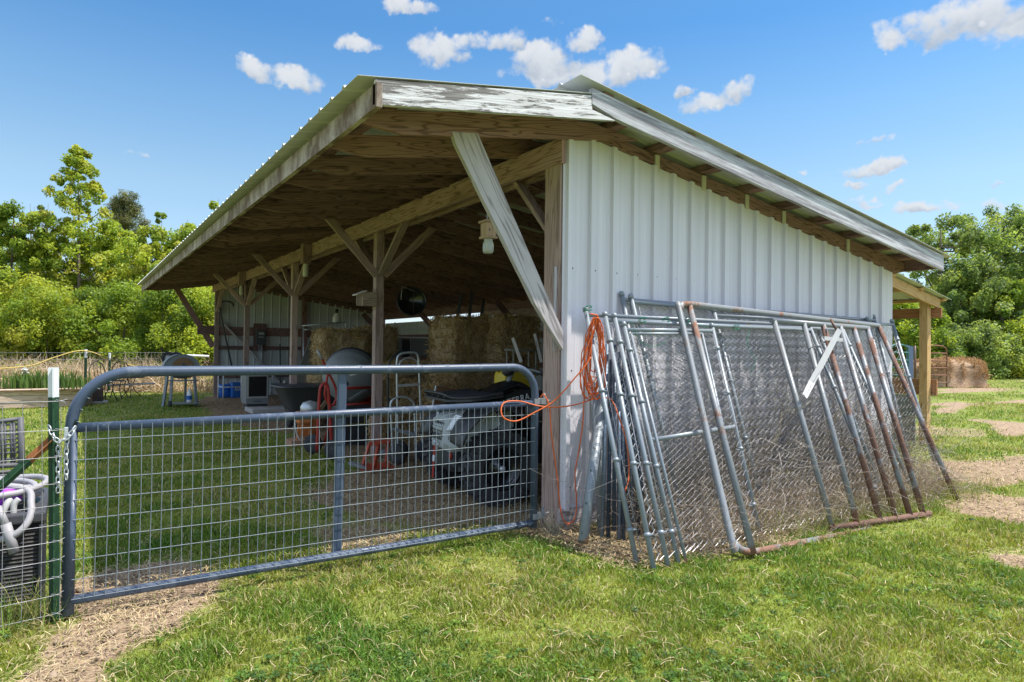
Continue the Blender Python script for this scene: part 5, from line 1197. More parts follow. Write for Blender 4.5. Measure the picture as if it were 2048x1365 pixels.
MB().beam((cx-hw-.26, 12.25, zc-.02), (cx-hw+.0, 12.25, zc-.02), .30, .025).build('side_shelf', 'timber_pale', t)
for (x, v) in ((340, 11.95), (393, 12.2)):
    p = PV(x, 808, v); p.z = .075; MB().lathe([(.03, -.03), (.07, -.03), (.075, 0), (.07, .03), (.03, .03)], p, (1, 0, 0), 16).build('wheel', 'rubber', t)
t = thing('spray_bottle', (cx+.13, 12.1, .095), 'white plastic bottle with a blue label on the grill shelf', 'bottle')
MB().lathe([(.05, 0), (.055, .01), (.055, .20), (.03, .25), (.022, .28), (.022, .31), (.0, .315)], (cx+.13, 12.05, .095), (0, 0, 1), 16).build('bottle', 'white_plastic', t); MB().lathe([(.056, .06), (.056, .15)], (cx+.13, 12.05, .095), (0, 0, 1), 16, cap=False).build('blue_label', 'blue_plastic', t)
# upturned wheels and pale pole on a cart behind
t = thing('cart_wheels', PV(340, 720, 16), 'pair of small cart wheels tipped up behind the grill', 'wheels')
for (x, y, r_) in ((336, 716, .17), (352, 718, .19)):
    p = PV(x, y, 16); w_ = MB().lathe([(r_*.55, -.05), (r_*.9, -.06), (r_, 0), (r_*.9, .06), (r_*.55, .05)], p, (-.3, -.9, .2), 22, cap=False).build('tyre', 'rubber', t)
    sub_build(MB().lathe([(r_*.56, -.02), (r_*.5, .02), (r_*.15, .04), (0, .05)], p, (-.3, -.9, .2), 18, cap=True), 'rim', 'light_gray', w_)
MB().box(PV(360, 718, 16.2), (.3, .25, .25)).build('axle_box', 'dark_gray', t)
obj1('white_pole', MB().tube([PV(366, 711, 17.5), PV(418, 713, 17.5)], .035, 10), 'white_paint', 'white pole lying level behind the grill', 'pole', PV(366, 711, 17.5))
# lumber pile
lp_ = thing('lumber_pile', PZ(340, 780), 'low stack of pale weathered boards between the grill and the chairs', 'lumber')
for k in range(9):
    z = .06+.085*(k//1) if k < 6 else .06+.085*(k-3); x0 = 272+random.uniform(-6, 30)+k*2; v_ = 18.6+.12*(k % 3)
    p0, p1 = PV(x0, 770, v_), PV(432, 770, v_+.25); z = .05+.075*k if k < 8 else .3
    p0.z = z; p1.z = z; MB().beam(p0, p1, .25, .055).build('board', 'timber_pale', lp_)
# raised bed
rb = thing('raised_bed', PZ(90, 818), 'raised bed of stacked weathered timbers holding the iris', 'raised bed')
for k in range(3):
    p0, p1 = PZ(-260, 828), PZ(168, 812); p0.z = p1.z = .065+.135*k; j = random.uniform(-.02, .02); MB().beam(p0+Vector((0, j, 0)), p1+Vector((j*2, j, 0)), .13, .125).build('timber', 'timber_pale', rb, bevel=.01)
    q = p1+Vector((.3, 1.6, 0)); MB().beam(p1+Vector((-.03, .05, 0)), q, .13, .125).build('timber', 'timber_pale', rb)
c_ = PZ(-40, 822); MB().box((c_.x-.2, c_.y+1.0, .37), (4.2, 1.6, .02)).build('soil', 'brown_soil', rb)
def blades(name, loc, label, cat, n, h, w_, spread, colr, seed, group=None, lean=.35, mt='leaf'):
    rg = np.random.default_rng(seed); loc = Vector(loc)
    bx_, by_ = rg.normal(0, spread, n), rg.normal(0, spread*.6, n); hh = h*rg.uniform(.55, 1.1, n); a = rg.uniform(0, 2*math.pi, n); ld = lean*rg.uniform(0, 1, n)*hh
    fa = rg.uniform(0, math.pi, n); wx, wy = np.cos(fa)*w_, np.sin(fa)*w_; V = []
    for t_, ww in ((0, 1.), (.45, .9), (.8, .5), (1.0, .05)):
        x = bx_+np.cos(a)*ld*t_**2; y = by_+np.sin(a)*ld*t_**2; z = hh*t_*(1-.15*t_*lean)
        V += [np.stack([x-wx*ww, y-wy*ww, z], 1), np.stack([x+wx*ww, y+wy*ww, z], 1)]
    V = np.stack(V, 1).reshape(-1, 3); b = np.arange(n)[:, None]*8
    F = np.concatenate([b+np.array([[0, 1, 3, 2]]), b+np.array([[2, 3, 5, 4]]), b+np.array([[4, 5, 7, 6]])])
    c = np.array(colr)[None]*rg.uniform(.65, 1.35, (n, 1))*np.array([[1, 1, 1]])+rg.normal(0, .006, (n, 3)); c = np.repeat(np.clip(c, .01, 1), 8, 0)
    o = np_mesh(name, V, F, c, mt); o.location = loc; return tag(o, label, cat, group)
for (x, s_, lb) in ((45, 11, 'clump of sword shaped leaves under the white iris flower'), (80, 12, 'leafy iris clump left of the green post tip'), (132, 13, 'iris clump right of the near post tip with dark spiky leaves')):
    p = PZ(x, 816); p = PV(x, 776, p.y+.45); p.z = .38; blades('iris_plant', p, lb, 'iris', 130, .42, .016, .22, (.13, .22, .06), s_, 'iris plants in the raised bed')
t = thing('iris_flower', PV(50, 745, PZ(50, 816).y+.4), 'single white iris bloom with a purple throat above the raised bed', 'flower')
c_ = t.location.copy(); mb = MB()
for k in range(9):
    a = k*2*math.pi/9; up = .05 if k % 2 else -.02; d = Vector((math.cos(a), math.sin(a), 0)); s_ = Vector((-math.sin(a), math.cos(a), 0))
    q = [c_, c_+d*.05+s_*.035+Vector((0, 0, up+.02)), c_+d*.10+Vector((0, 0, up)), c_+d*.05-s_*.035+Vector((0, 0, up+.02))]; mb.quad(*q)
    mb.quad(c_, c_+d*.03+s_*.03+Vector((0, 0, .07)), c_+d*.02+Vector((0, 0, .11)), c_+d*.03-s_*.03+Vector((0, 0, .07)))
mb.build('petals', 'white_plastic', t); MB().lathe([(.02, -.03), (.03, 0), (.01, .03)], c_, (0, 0, 1), 8).build('throat', 'purple_dark', t); MB().tube([c_, c_+Vector((0.02, 0, -.4))], .006, 5).build('stem', 'green_paint', t)
# far fence: T-posts, wires, rope
def far_tp(x, yb, yt, label):
    p = PZ(x, yb); h = PV(x, yt, p.y).z; tpost((p.x, p.y, 0), h, label, 0, 1.5, .2)
far_tp(170, 800, 699, 'far T-post with a white tip at the sunny edge of the lawn')
far_tp(218, 786, 706, 'thin dark T-post among the dry brush behind the chairs')
far_tp(-60, 800, 690, 'T-post at the far left end of the back fence')
mb = MB(); pa, pb, pc = PZ(-60, 800), PZ(170, 800), PZ(440, 770)
for z in (.35, .55, .75, .95, 1.12): mb.tube([Vector((pa.x, pa.y, z)), Vector((pb.x, pb.y, z+.02)), Vector((pc.x, pc.y, z))], .003, 4)
for i in range(60):
    q = pa.lerp(pb, i/20) if i < 20 else pb.lerp(pc, (i-20)/40); mb.tube([(q.x, q.y, .05), (q.x, q.y, 1.14)], .0011, 3)
tag(mb.build('back_fence', 'galv_wire', None, loc=pb), 'thin horizontal wire fence along the brush at the back', 'fence')
obj1('rope', MB().tube(smoothpath([PV(-20, 739, 14.5), PV(60, 732, 14.6), PV(110, 715, 14.7), PV(168, 702, 14.9), PV(230, 722, 16), PV(300, 742, 17)], 6), .014, 5), 'rope_yellow', 'yellow rope slung over the white tip of the far T-post', 'rope', PV(60, 732, 14.6))
# brown box on slab
p = PZ(193, 806); t = thing('fire_box', p, 'small rusty brown metal box on a concrete slab by the chairs', 'box')
MB().box(p+Vector((.02, 0, .19)), (.22, .22, .30)).build('box', 'bronze', t, bevel=.006); MB().box(p+Vector((.02, 0, .02)), (.40, .36, .035)).build('slab', 'concrete', t); MB().box(p+Vector((.06, -.12, .10)), (.08, .012, .10)).build('opening', 'gloss_black', t)
# wrought iron bistro set
def iron_chair(x, y, label, rz, s_=1.0):
    p = PZ(x, y); t = thing('iron_chair', p, label, 'chair', 'black iron garden chairs'); R = Matrix.Translation(p) @ Matrix.Rotation(rz, 4, 'Z') @ Matrix.Scale(s_, 4)
    def Bx(mb, nm): mb.xform(R); mb.build(nm, 'black_iron', t)
    Bx(MB().lathe([(.19, .44), (.20, .45), (.19, .46), (.0, .46)], (0, 0, 0), (0, 0, 1), 18), 'seat')
    for s1 in (-1, 1):
        for s2 in (-1, 1): Bx(MB().tube(smoothpath([(s1*.16, s2*.15, .44), (s1*.13, s2*.14, .25), (s1*.21, s2*.2, 0)], 4), .011, 6), 'leg')
    mb = MB(); mb.tube(smoothpath([(-.18, .18, .44), (-.20, .24, .7), (-.12, .27, .88), (0, .28, .93), (.12, .27, .88), (.20, .24, .7), (.18, .18, .44)], 5), .012, 6)
    for dx in (-.08, 0, .08): mb.tube([(dx, .18, .46), (dx*1.1, .27, .9)], .007, 5)
    Bx(mb, 'backrest')
iron_chair(207, 802, 'black iron garden chair beside the brown box', .6); iron_chair(232, 798, 'black iron garden chair between the brown box and the small table', -.4)
p = PZ(262, 795); t = thing('iron_table', p, 'small black iron table with things piled on it', 'table')
MB().lathe([(.30, .50), (.32, .51), (.30, .52), (0, .52)], p, (0, 0, 1), 20).build('tabletop', 'black_iron', t)
for k in range(3): a = k*2.1+.4; MB().tube(smoothpath([p+Vector((.1*math.cos(a), .1*math.sin(a), .5)), p+Vector((.05*math.cos(a), .05*math.sin(a), .25)), p+Vector((.25*math.cos(a), .25*math.sin(a), 0))], 4), .011, 6).build('leg', 'black_iron', t)
obj1('flower_pot', MB().lathe([(.07, 0), (.10, .14), (.11, .15), (.09, .15), (.0, .12)], p+Vector((0, 0, .52)), (0, 0, 1), 16), 'light_gray', 'pale pot standing on the small iron table', 'pot', p+Vector((0, 0, .52)))
obj1('table_board', MB().beam(p+Vector((-.55, -.3, .33)), p+Vector((.5, -.2, .36)), .25, .03), 'gray_wood', 'weathered plank resting low beside the iron table', 'plank', p)

# ---------------------------------------------------------------- deck box, hoses and chair behind the near fence
db = thing('deck_box', (-3.75, .75, 0), 'black woven plastic deck box behind the wire fence, bottom left', 'deck box')
dx0, dx1, dy0, dy1 = -4.75, -3.235, .33, 1.02
MB().box(((dx0+dx1)/2, (dy0+dy1)/2, .20), (dx1-dx0, dy1-dy0, .40)).build('body', 'wicker', db, bevel=.01)
MB().box(((dx0+dx1)/2-.0, (dy0+dy1)/2, .435), (dx1-dx0+.03, dy1-dy0+.03, .06)).build('lid', 'wicker_lid', db, bevel=.012)
for k in range(1): MB().box((dx1+.0, dy0+.0, .2), (.035, .035, .39)).build('corner_trim', 'black_plastic', db, bevel=.006)
hs = MB(); rg = random.Random(5)
hc = Vector((-3.62, .62, .475))
for k in range(8):
    ra, rb_ = .20+.028*k, .12+.02*k; z = .49+.012*(k % 4)+.006*k; ph = rg.uniform(-.1, .1)
    hs.tube([hc+Vector((ra*math.cos(a)+ph*.3, rb_*math.sin(a)+.02*math.sin(3*a+k), z-.475+.012*math.sin(2*a+k))) for a in np.linspace(0, 2*math.pi, 30, endpoint=False)], .0165, 8, closed=True)
hs.tube(smoothpath([hc+Vector((-.35, -.05, .10)), hc+Vector((-.1, -.12, .13)), PV(40, 975, .45), PV(62, 1010, .36), PV(55, 1045, .30), PV(30, 1070, .28), PV(0, 1080, .3)], 6), .018, 8)
tag(hs.build('pool_hose', 'hose', None, loc=hc), 'coils of gray pool hose heaped on the black deck box', 'hose')
t = thing('vacuum_wand', PV(25, 1080, .29), 'gray ribbed hose end hanging over the front edge of the deck box', 'hose end')
MB().tube([PV(-5, 1015, .33), PV(12, 1050, .29)], .018, 10).build('pipe', 'hose', t); MB().tube([PV(11, 1048, .29), PV(29, 1106, .27)], .024, 12).build('cuff', 'hose', t); MB().tube([PV(28, 1102, .27), PV(30, 1108, .27)], .017, 12).build('opening', 'dark_gray', t)
t = thing('pool_fitting', PV(10, 1000, .4), 'purple and gray pool vacuum fitting lying among the hose coils', 'pool vacuum')
MB().loft([[PV(10, 995, .45)+Vector((.075*math.cos(a)*s_, .05*math.sin(a)*s_, z)) for a in np.linspace(0, 6.28, 14, endpoint=False)] for s_, z in ((.5, -.05), (1, -.03), (1, .01), (.6, .04), (.1, .05))]).build('dome', 'purple', t)
MB().tube([PV(-4, 1038, .36), PV(5, 1032, .36)], .02, 10).build('plug', 'purple', t); MB().tube(smoothpath([PV(3, 1030, .36), PV(14, 1008, .38), PV(20, 1000, .4)], 4), .017, 10).build('elbow', 'light_gray', t); MB().tube(smoothpath([PV(38, 998, .38), PV(28, 1010, .37), PV(27, 1035, .36)], 4), .015, 10).build('elbow', 'light_gray', t)
wc = thing('wicker_chair', PZ(20, 990), 'dark woven garden chair behind the deck box, seen through the fence', 'chair')
def W(x, y, v=2.4): return PV(x, y, v)
MB().tube([W(41, 835), W(43, 905), W(40, 990)], .022, 8).build('back_post', 'black_gray', wc)
MB().tube([W(-60, 858), W(0, 843), W(41, 838)], .016, 8).build('top_rail', 'black_gray', wc)
mb = MB()
for k in range(9): y = 851+k*9.5; mb.tube([W(-60, y+12+3*math.sin(k)), W(0, y+2*math.sin(k*2)), W(40, y-3+2*math.sin(k))], .0085, 5)
for x in (-50, -30, -10, 3, 10, 22, 28): mb.tube([W(x, 845), W(x+1, 930)], .010, 5)
for k in range(10): y = 945+k*6.5; mb.tube([W(-60, y+4, 2.35), W(0, y, 2.35), W(38, y-3, 2.4)], .013, 5)
mb.build('woven_back', 'black_gray', wc); MB().tube([W(-60, 940), W(0, 932), W(40, 930)], .02, 8).build('seat_rail', 'black_gray', wc)
for (x, y) in ((40, 930), (-10, 940)): p0 = W(x, y); MB().tube([p0, Vector((p0.x, p0.y, 0))], .02, 8).build('leg', 'black_gray', wc)

# ---------------------------------------------------------------- right side: corral panels, big bale
def corral(label, pts, zs, mt, v, post_r=.028, r=.02, ups=()):
    t = thing('corral_panel', PV(pts[0], 700, v), label, 'corral panel', 'metal corral panels behind the lean-to')
    a, b_ = pts; zt_, zb_ = zs
    MB().tube(smoothpath([PV(a, zb_, v), PV(a, zt_+14, v), PV(a+3, zt_+4, v), PV(a+10, zt_, v), PV(b_-14, zt_, v), PV(b_-5, zt_+3, v), PV(b_, zt_+14, v), PV(b_, zb_, v)], 4), r*1.15, 8).build('frame', mt, t)
    for k in range(1, 6): y = zt_+(zb_-zt_)*k/5.6; MB().tube([PV(a, y, v), PV(b_, y+.5, v)], r, 8).build('rail', mt, t)
    return t
corral('brown tube corral panel ending in a rounded corner before the big bale', (1845, 1893), (692, 774), 'brown_pipe', 6.2)
corral('green tube corral panel seen through the last chain link panel', (1780, 1816), (690, 775), 'green_tube', 4.2)
t = thing('steel_sheet', PV(1818, 780, 4.4), 'dark blue sheet standing between the corral panels', 'panel'); MB().prism([PV(1813, 760, 4.3), PV(1826, 762, 4.9), PV(1826, 694, 4.9), PV(1813, 690, 4.3)], (.02, 0, 0)).build('sheet', 'navy', t)
MB().tube([PV(1830, 765, 5), PV(1830, 692, 5)], .03, 8).build('post', 'brown_pipe', t)
hay_c = PZ(1915, 785); bb = PD(1912, 755, 27.5)
def hay_mound(c, d, label, rz):
    rg = np.random.default_rng(44); c = Vector(c); t = thing('big_hay_bale', c, label, 'hay bale'); mb = MB(); na, nb = 40, 18
    for j in range(nb+1):
        for i in range(na):
            a = 2*math.pi*i/na; b_ = math.pi/2*j/nb
            ca, sa, cb, sb = math.cos(a), math.sin(a), math.cos(b_), math.sin(b_); sp = lambda q, e: math.copysign(abs(q)**e, q)
            x, y, z = sp(cb, .35)*sp(ca, .45)*d[0]/2, sp(cb, .35)*sp(sa, .45)*d[1]/2, sp(sb, .42)*d[2]
            if z < d[2]*.35: x *= 1.0+.10*(1-z/(d[2]*.35)); y *= 1.0+.10*(1-z/(d[2]*.35))
            n_ = float(fbm(np.array([x*1.1+z+7]), np.array([y*1.3+z*.7+3]), 1.7)[0])-.5; x *= 1+n_*.30; y *= 1+n_*.25; z *= 1+n_*.22
            z -= .18*max(0, -x/d[0]*2)**2*z
            mb.v.append(c+Vector((x*math.cos(rz)-y*math.sin(rz), x*math.sin(rz)+y*math.cos(rz), z))+Vector(rg.normal(0, .012, 3)))
    for j in range(nb):
        for i in range(na): i2 = (i+1) % na; mb.face((j*na+i, j*na+i2, (j+1)*na+i2, (j+1)*na+i), [(0, 0)]*4, True)
    mb.build('packed_hay', 'old_hay', t)
    V0 = np.array([tuple(v-c) for v in mb.v]); q = V0[rg.integers(0, len(V0), 9000)]+rg.normal(0, .05, (9000, 3)); dr = rg.normal(0, 1, (9000, 3)); dr[:, 2] -= .6; dr /= np.linalg.norm(dr, axis=1)[:, None]; sd_ = np.cross(dr, rg.normal(0, 1, (9000, 3))); sd_ /= np.linalg.norm(sd_, axis=1)[:, None]; L = rg.uniform(.08, .28, (9000, 1)); ww = .006
    V = np.stack([q-dr*L/2-sd_*ww, q-dr*L/2+sd_*ww, q+dr*L/2+sd_*ww, q+dr*L/2-sd_*ww], 1).reshape(-1, 3); V[:, 2] = np.maximum(V[:, 2], 0)
    o = np_mesh('loose_stalks', V, np.arange(36000).reshape(9000, 4), np.repeat(np.array([[.40, .25, .13]])*rg.uniform(.5, 1.6, (9000, 1)), 4, 0), 'straw_mat'); o.parent = t; o['kind'] = 'stuff'
hay_mound((bb.x+.2, bb.y+.5, 0), (2.7, 1.9, 1.10), 'big weathered brown hay bale out in the field behind the corral panel', -.45)
sl_ = np.random.default_rng(3)
obj1('yellow_handle', MB().beam(PV(1795, 802, 1.3), PV(1815, 803, 1.3), .03, .03), 'yellow', 'short yellow handle bar behind the last chain link panel', 'handle', PV(1795, 802, 1.3))  # plain yellow bar modelled as a handle
obj1('dark_plank', MB().beam(PV(1798, 800, 1.6), PV(1803, 740, 1.6), .03, .07, up=(1, 0, 0)), 'bronze', 'dark upright plank behind the last chain link panel', 'plank', PV(1798, 800, 1.6))

# ---------------------------------------------------------------- vegetation
def leaf_cloud(rg, C, Rc, n_per, size, col, tint, flat=.95, upb=.25):
    """C (k,3) clump centres, Rc (k,) radii; returns verts, quads, colours"""
    k = len(C); n = int(k*n_per); ci = rg.integers(0, k, n)
    d = rg.normal(0, 1, (n, 3)); d /= np.linalg.norm(d, axis=1)[:, None]; rad = rg.random(n)**.45
    P = C[ci] + d*(rad*Rc[ci])[:, None]*np.array([1, 1, flat])
    nr_ = d*.7 + rg.normal(0, .6, (n, 3)); nr_[:, 2] += upb; nr_ /= np.linalg.norm(nr_, axis=1)[:, None]
    a = np.cross(nr_, rg.normal(0, 1, (n, 3))); a /= np.linalg.norm(a, axis=1)[:, None]+1e-9; b_ = np.cross(nr_, a)
    s_ = (size*rg.uniform(.6, 1.3, n))[:, None]
    V = np.stack([P-a*s_, P-b_*s_*.55, P+a*s_, P+b_*s_*.55], 1).reshape(-1, 3)
    cc = np.array(col)[rg.integers(0, len(col), k)][ci] * (1+rg.normal(0, tint, (n, 1))); cc *= rg.uniform(.85, 1.15, (k, 1))[ci]
    return V, np.arange(4*n).reshape(n, 4), np.repeat(np.clip(cc, .01, 1), 4, 0)
YG = [(.37, .44, .055), (.30, .39, .05), (.43, .46, .075), (.23, .32, .045)]
MG = [(.23, .33, .045), (.30, .38, .05), (.16, .25, .04)]
DG = [(.19, .28, .085), (.26, .35, .10), (.15, .22, .075), (.32, .40, .12)]
PG = [(.13, .15, .06), (.17, .18, .07), (.10, .12, .05)]
def tree(name, label, base, H, R, z0, k, n_per, size, col, seed, cat='tree', group=None, shape='round', tr=.12, rc=.24, tint=.18):
    rg = np.random.default_rng(seed); base = Vector(base); t = thing(name, base, label, cat, group)
    C = []; 
    while len(C) < k:
        f_ = rg.random(); 
        if shape == 'round': rr_ = math.sqrt(max(0, 1-(2*f_-1)**2))*.9+.12
        elif shape == 'spire': rr_ = (1-f_)**.8+.07
        elif shape == 'dome': rr_ = math.sqrt(max(0, 1-f_**2.2))+.05
        else: rr_ = 1
        a = rg.uniform(0, 2*math.pi); q = rg.random()**.55*rr_*R
        C.append((math.cos(a)*q, math.sin(a)*q, z0+(H-z0)*f_*.97))
    C = np.array(C); Rc = R*rc*rg.uniform(.45, 1.25, k)*(1 if shape != 'spire' else 1)
    if shape == 'spire': Rc *= np.clip(1.25-C[:, 2]/H*.85, .3, 1)
    V, F, cc = leaf_cloud(rg, C, Rc, n_per, size, col, tint)
    ax = np.zeros((0, 3))
    o = np_mesh('crown', V, F, cc, 'leaf'); o.parent = t
    mb = MB(); pts = [base+Vector((0, 0, -.1))]; x = y = 0
    for i in range(1, 7): x += rg.normal(0, .03)*R*.5; y += rg.normal(0, .03)*R*.5; pts.append(base+Vector((x, y, H*.93*i/6)))
    mb.tube(pts, [tr*(1-.88*i/6) for i in range(7)], 8)
    for q in C[rg.permutation(k)[:min(k, 26)]]:
        f_ = max(.1, (q[2]-.35*math.hypot(q[0], q[1]))/(H*.93)); i = min(5, int(f_*6)); s_ = pts[i].lerp(pts[i+1], f_*6-i if f_*6-i < 1 else 1); e = base+Vector(q); m_ = (s_+e)/2+Vector((0, 0, -.08*R))
        mb.tube([s_, m_, e], [tr*.38*(1-f_*.6), tr*.22, tr*.07], 5)
    mb.build('trunk', 'bark', t); return t
def at(x, d): p = PD(x, 700, d); return Vector((p.x, p.y, 0))
def topz(y, d): return CAM.z + (705-y)/F_PX*d
L1 = [  # px x, top y, depth, R, colour, shape, label
 (-70, 430, 27, 2.2, YG, 'round', 'yellow-green young tree at the far left edge'),
 (20, 425, 25, 1.7, MG, 'dome', 'mid green leafy tree left of the tallest spire, top dark and rounded'),
 (85, 440, 26, 1.6, YG, 'dome', 'golden-green bushy tree just left of the tall spire'),
 (150, 300, 25.5, 2.7, YG, 'spire', 'tallest tree, a loose spire rising above the treeline'),
 (215, 455, 27, 1.8, YG, 'dome', 'bright tree right of the tall spire, in front of the pine'),
 (300, 470, 25, 1.8, YG, 'dome', 'golden-green tree below and right of the pine'),
 (365, 462, 26, 1.8, YG, 'dome', 'yellow-green tree beside the drooping eave end'),
 (430, 480, 25, 1.8, MG, 'dome', 'bright green tree seen under the eave beside the end post'),
 (500, 500, 26, 2.0, MG, 'dome', 'green tree mostly behind the far wall of the barn'),
]
for i, (x, ty, d, R, c_, sh, lb) in enumerate(L1):
    H = topz(ty, d); tree('leafy_tree', lb, at(x, d), H, R, .5, 120 if sh != 'spire' else 330, 240 if sh != 'spire' else 75, .062, c_, 100+i, shape=sh, group='trees beyond the back fence', tr=.10, rc=.18 if sh != 'spire' else .13)
tree('small_tree', 'slim leafy tree top poking over the roof edge', at(432, 30), topz(385, 30), .55, 3.2, 16, 160, .075, MG, 130, shape='dome', tr=.06, rc=.42)
tree('small_tree', 'thin sapling top standing right of the pine', at(318, 31), topz(420, 31), .40, 3.5, 10, 120, .075, MG, 131, shape='dome', tr=.05, rc=.4)
# pine with needle clumps
def pine(base, H, R, label, seed):
    rg = np.random.default_rng(seed); base = Vector(base); t = thing('pine_tree', base, label, 'pine tree'); C = []
    for i in range(120):
        f_ = rg.uniform(.42, 1.0); a = rg.uniform(0, 6.28); q = R*(1.15-f_)*1.5*rg.uniform(.35, 1) if f_ > .6 else R*rg.uniform(.2, .75); q = min(q, R); C.append((math.cos(a)*q, math.sin(a)*q, H*f_))
    C = np.array(C); V, F, cc = leaf_cloud(rg, C, np.full(len(C), .42), 150, .10, PG, .2, .7); V4 = V.reshape(-1, 4, 3); ctr = V4.mean(1, keepdims=True); 
    w_ = V4[:, 1]-V4[:, 3]; V4[:, 1] = ctr[:, 0]+(V4[:, 1]-ctr[:, 0])*.35; V4[:, 3] = ctr[:, 0]+(V4[:, 3]-ctr[:, 0])*.35; V4[:, 0] = ctr[:, 0]+(V4[:, 0]-ctr[:, 0])*1.5
    o = np_mesh('crown', V4.reshape(-1, 3), F, cc, 'leaf'); o.parent = t
    mb = MB(); mb.tube([base, base+Vector((.1, 0, H*.5)), base+Vector((0, .1, H*.97))], [.17, .12, .03], 8)
    for q in C[::2]: s_ = base+Vector((.05, 0, q[2]*.93)); mb.tube([s_, base+Vector(q)], [.035, .012], 4)
    mb.build('trunk', 'bark', t)
pine(at(248, 40), topz(402, 40), 2.3, 'dark pine with a rounded open crown behind the bright trees', 150)
for i, (x, ty) in enumerate(((66, 425), (80, 424), (100, 444), (386, 450))): 
    p = at(x, 33); H = topz(ty, 33); t = thing('bare_tree', p, ['thin bare tree tips left of the spire', 'bare reddish tree tips between the first trees', 'short bare tree tip beside the spire', 'bare twig tips next to the drooping eave'][i], 'tree', 'bare tree tips in the treeline')
    mb = MB(); rg = random.Random(i)
    for k in range(7): dx = rg.uniform(-.5, .5); mb.tube([p+Vector((dx*.5, 0, H*.6)), p+Vector((dx, rg.uniform(-.3, .3), H*rg.uniform(.9, 1.0)))], [.03, .008], 4)
    mb.tube([p, p+Vector((0, 0, H*.75))], [.06, .03], 5); mb.build('branches', 'bark', t)
S1 = [(-50, 560, 21.5, 1.6, YG, 'yellowish vine covered shrub at the far left'), (25, 565, 21, 1.5, YG, 'yellow-green shrub behind the iris bed'), (95, 590, 21.5, 1.5, YG, 'tangled yellowish shrub above the near post tip'),
      (170, 600, 22, 1.5, MG, 'leafy shrub behind the far T-post'), (250, 590, 22, 1.6, MG, 'green shrub above the dry brush'), (330, 575, 21.5, 1.6, MG, 'green bush overhanging the tipped cart wheels'),
      (400, 590, 21.5, 1.5, YG, 'bright green bush filling the gap beside the end post'), (460, 600, 22, 1.5, MG, 'green bush hidden mostly behind the far wall')]
for i, (x, ty, d, R, c_, lb) in enumerate(S1): tree('shrub', lb, at(x, d), topz(ty, d), R, .1, 60, 300, .048, c_, 200+i, cat='shrub', group='shrubs below the trees', shape='dome', tr=.05, rc=.30)
R1 = [(1990, 408, 46, 5.2, DG, 'large dark green tree with a broad crown over the hay bale', 'round', 90), (1885, 432, 45, 4.4, DG, 'large dark green tree beside the lean-to roof', 'round', 80), (2085, 425, 47, 5, DG, 'large tree cut off by the right edge', 'round', 80),
      (1940, 520, 42, 3.8, DG, 'dark lower tree in front of the two large ones', 'dome', 60), (2010, 560, 41, 3.6, MG, 'mid green low tree right of the hay bale', 'dome', 55)]
for i, (x, ty, d, R, c_, lb, sh, k) in enumerate(R1): tree('broad_tree', lb, at(x, d), topz(ty, d), R, 1.0, int(k*1.9), 190, .105, c_, 300+i, shape=sh, group='big trees at the field edge', tr=.26, rc=.15)
R2 = [(1800, 590, 40, 2.2, YG, 'bright green bush seen under the lean-to roof'), (1850, 610, 38, 2.0, MG, 'green bush just right of the lean-to post'), (1905, 640, 38, 2.0, DG, 'dark bush behind the hay bale'), (1965, 650, 38, 2.0, DG, 'dark cedar bush at the field edge'),
      (2045, 640, 39, 2.2, YG, 'yellow-green bush at the right edge of the photo'), (1760, 560, 42, 2.6, MG, 'green bush mostly hidden by the barn corner'), (2100, 630, 40, 2.4, YG, 'yellow-green bush beyond the right edge')]
for i, (x, ty, d, R, c_, lb) in enumerate(R2): tree('bush', lb, at(x, d), topz(ty, d), R, .1, 60, 240, .075, c_, 400+i, cat='bush', group='bushes at the field edge', shape='dome', tr=.06, rc=.30)
# far wooded band behind everything so the horizon is closed
rg = np.random.default_rng(77); C = []
for x in np.linspace(-700, 560, 60): p = at(x, 42); C += [(p.x+rg.normal(0, 1), p.y+rg.normal(0, 1), rg.uniform(.5, 5.2)) for _ in range(5)]
for x in np.linspace(1700, 2700, 40): p = at(x, 58); C += [(p.x+rg.normal(0, 1), p.y+rg.normal(0, 1), rg.uniform(.5, 7.0)) for _ in range(5)]
V, F, cc = leaf_cloud(rg, np.array(C), np.full(len(C), 1.5), 150, .20, MG+DG, .2); tag(np_mesh('far_woods', V, F, cc, 'leaf'), 'continuous green wood far behind the nearer trees', 'woods', kind='stuff')

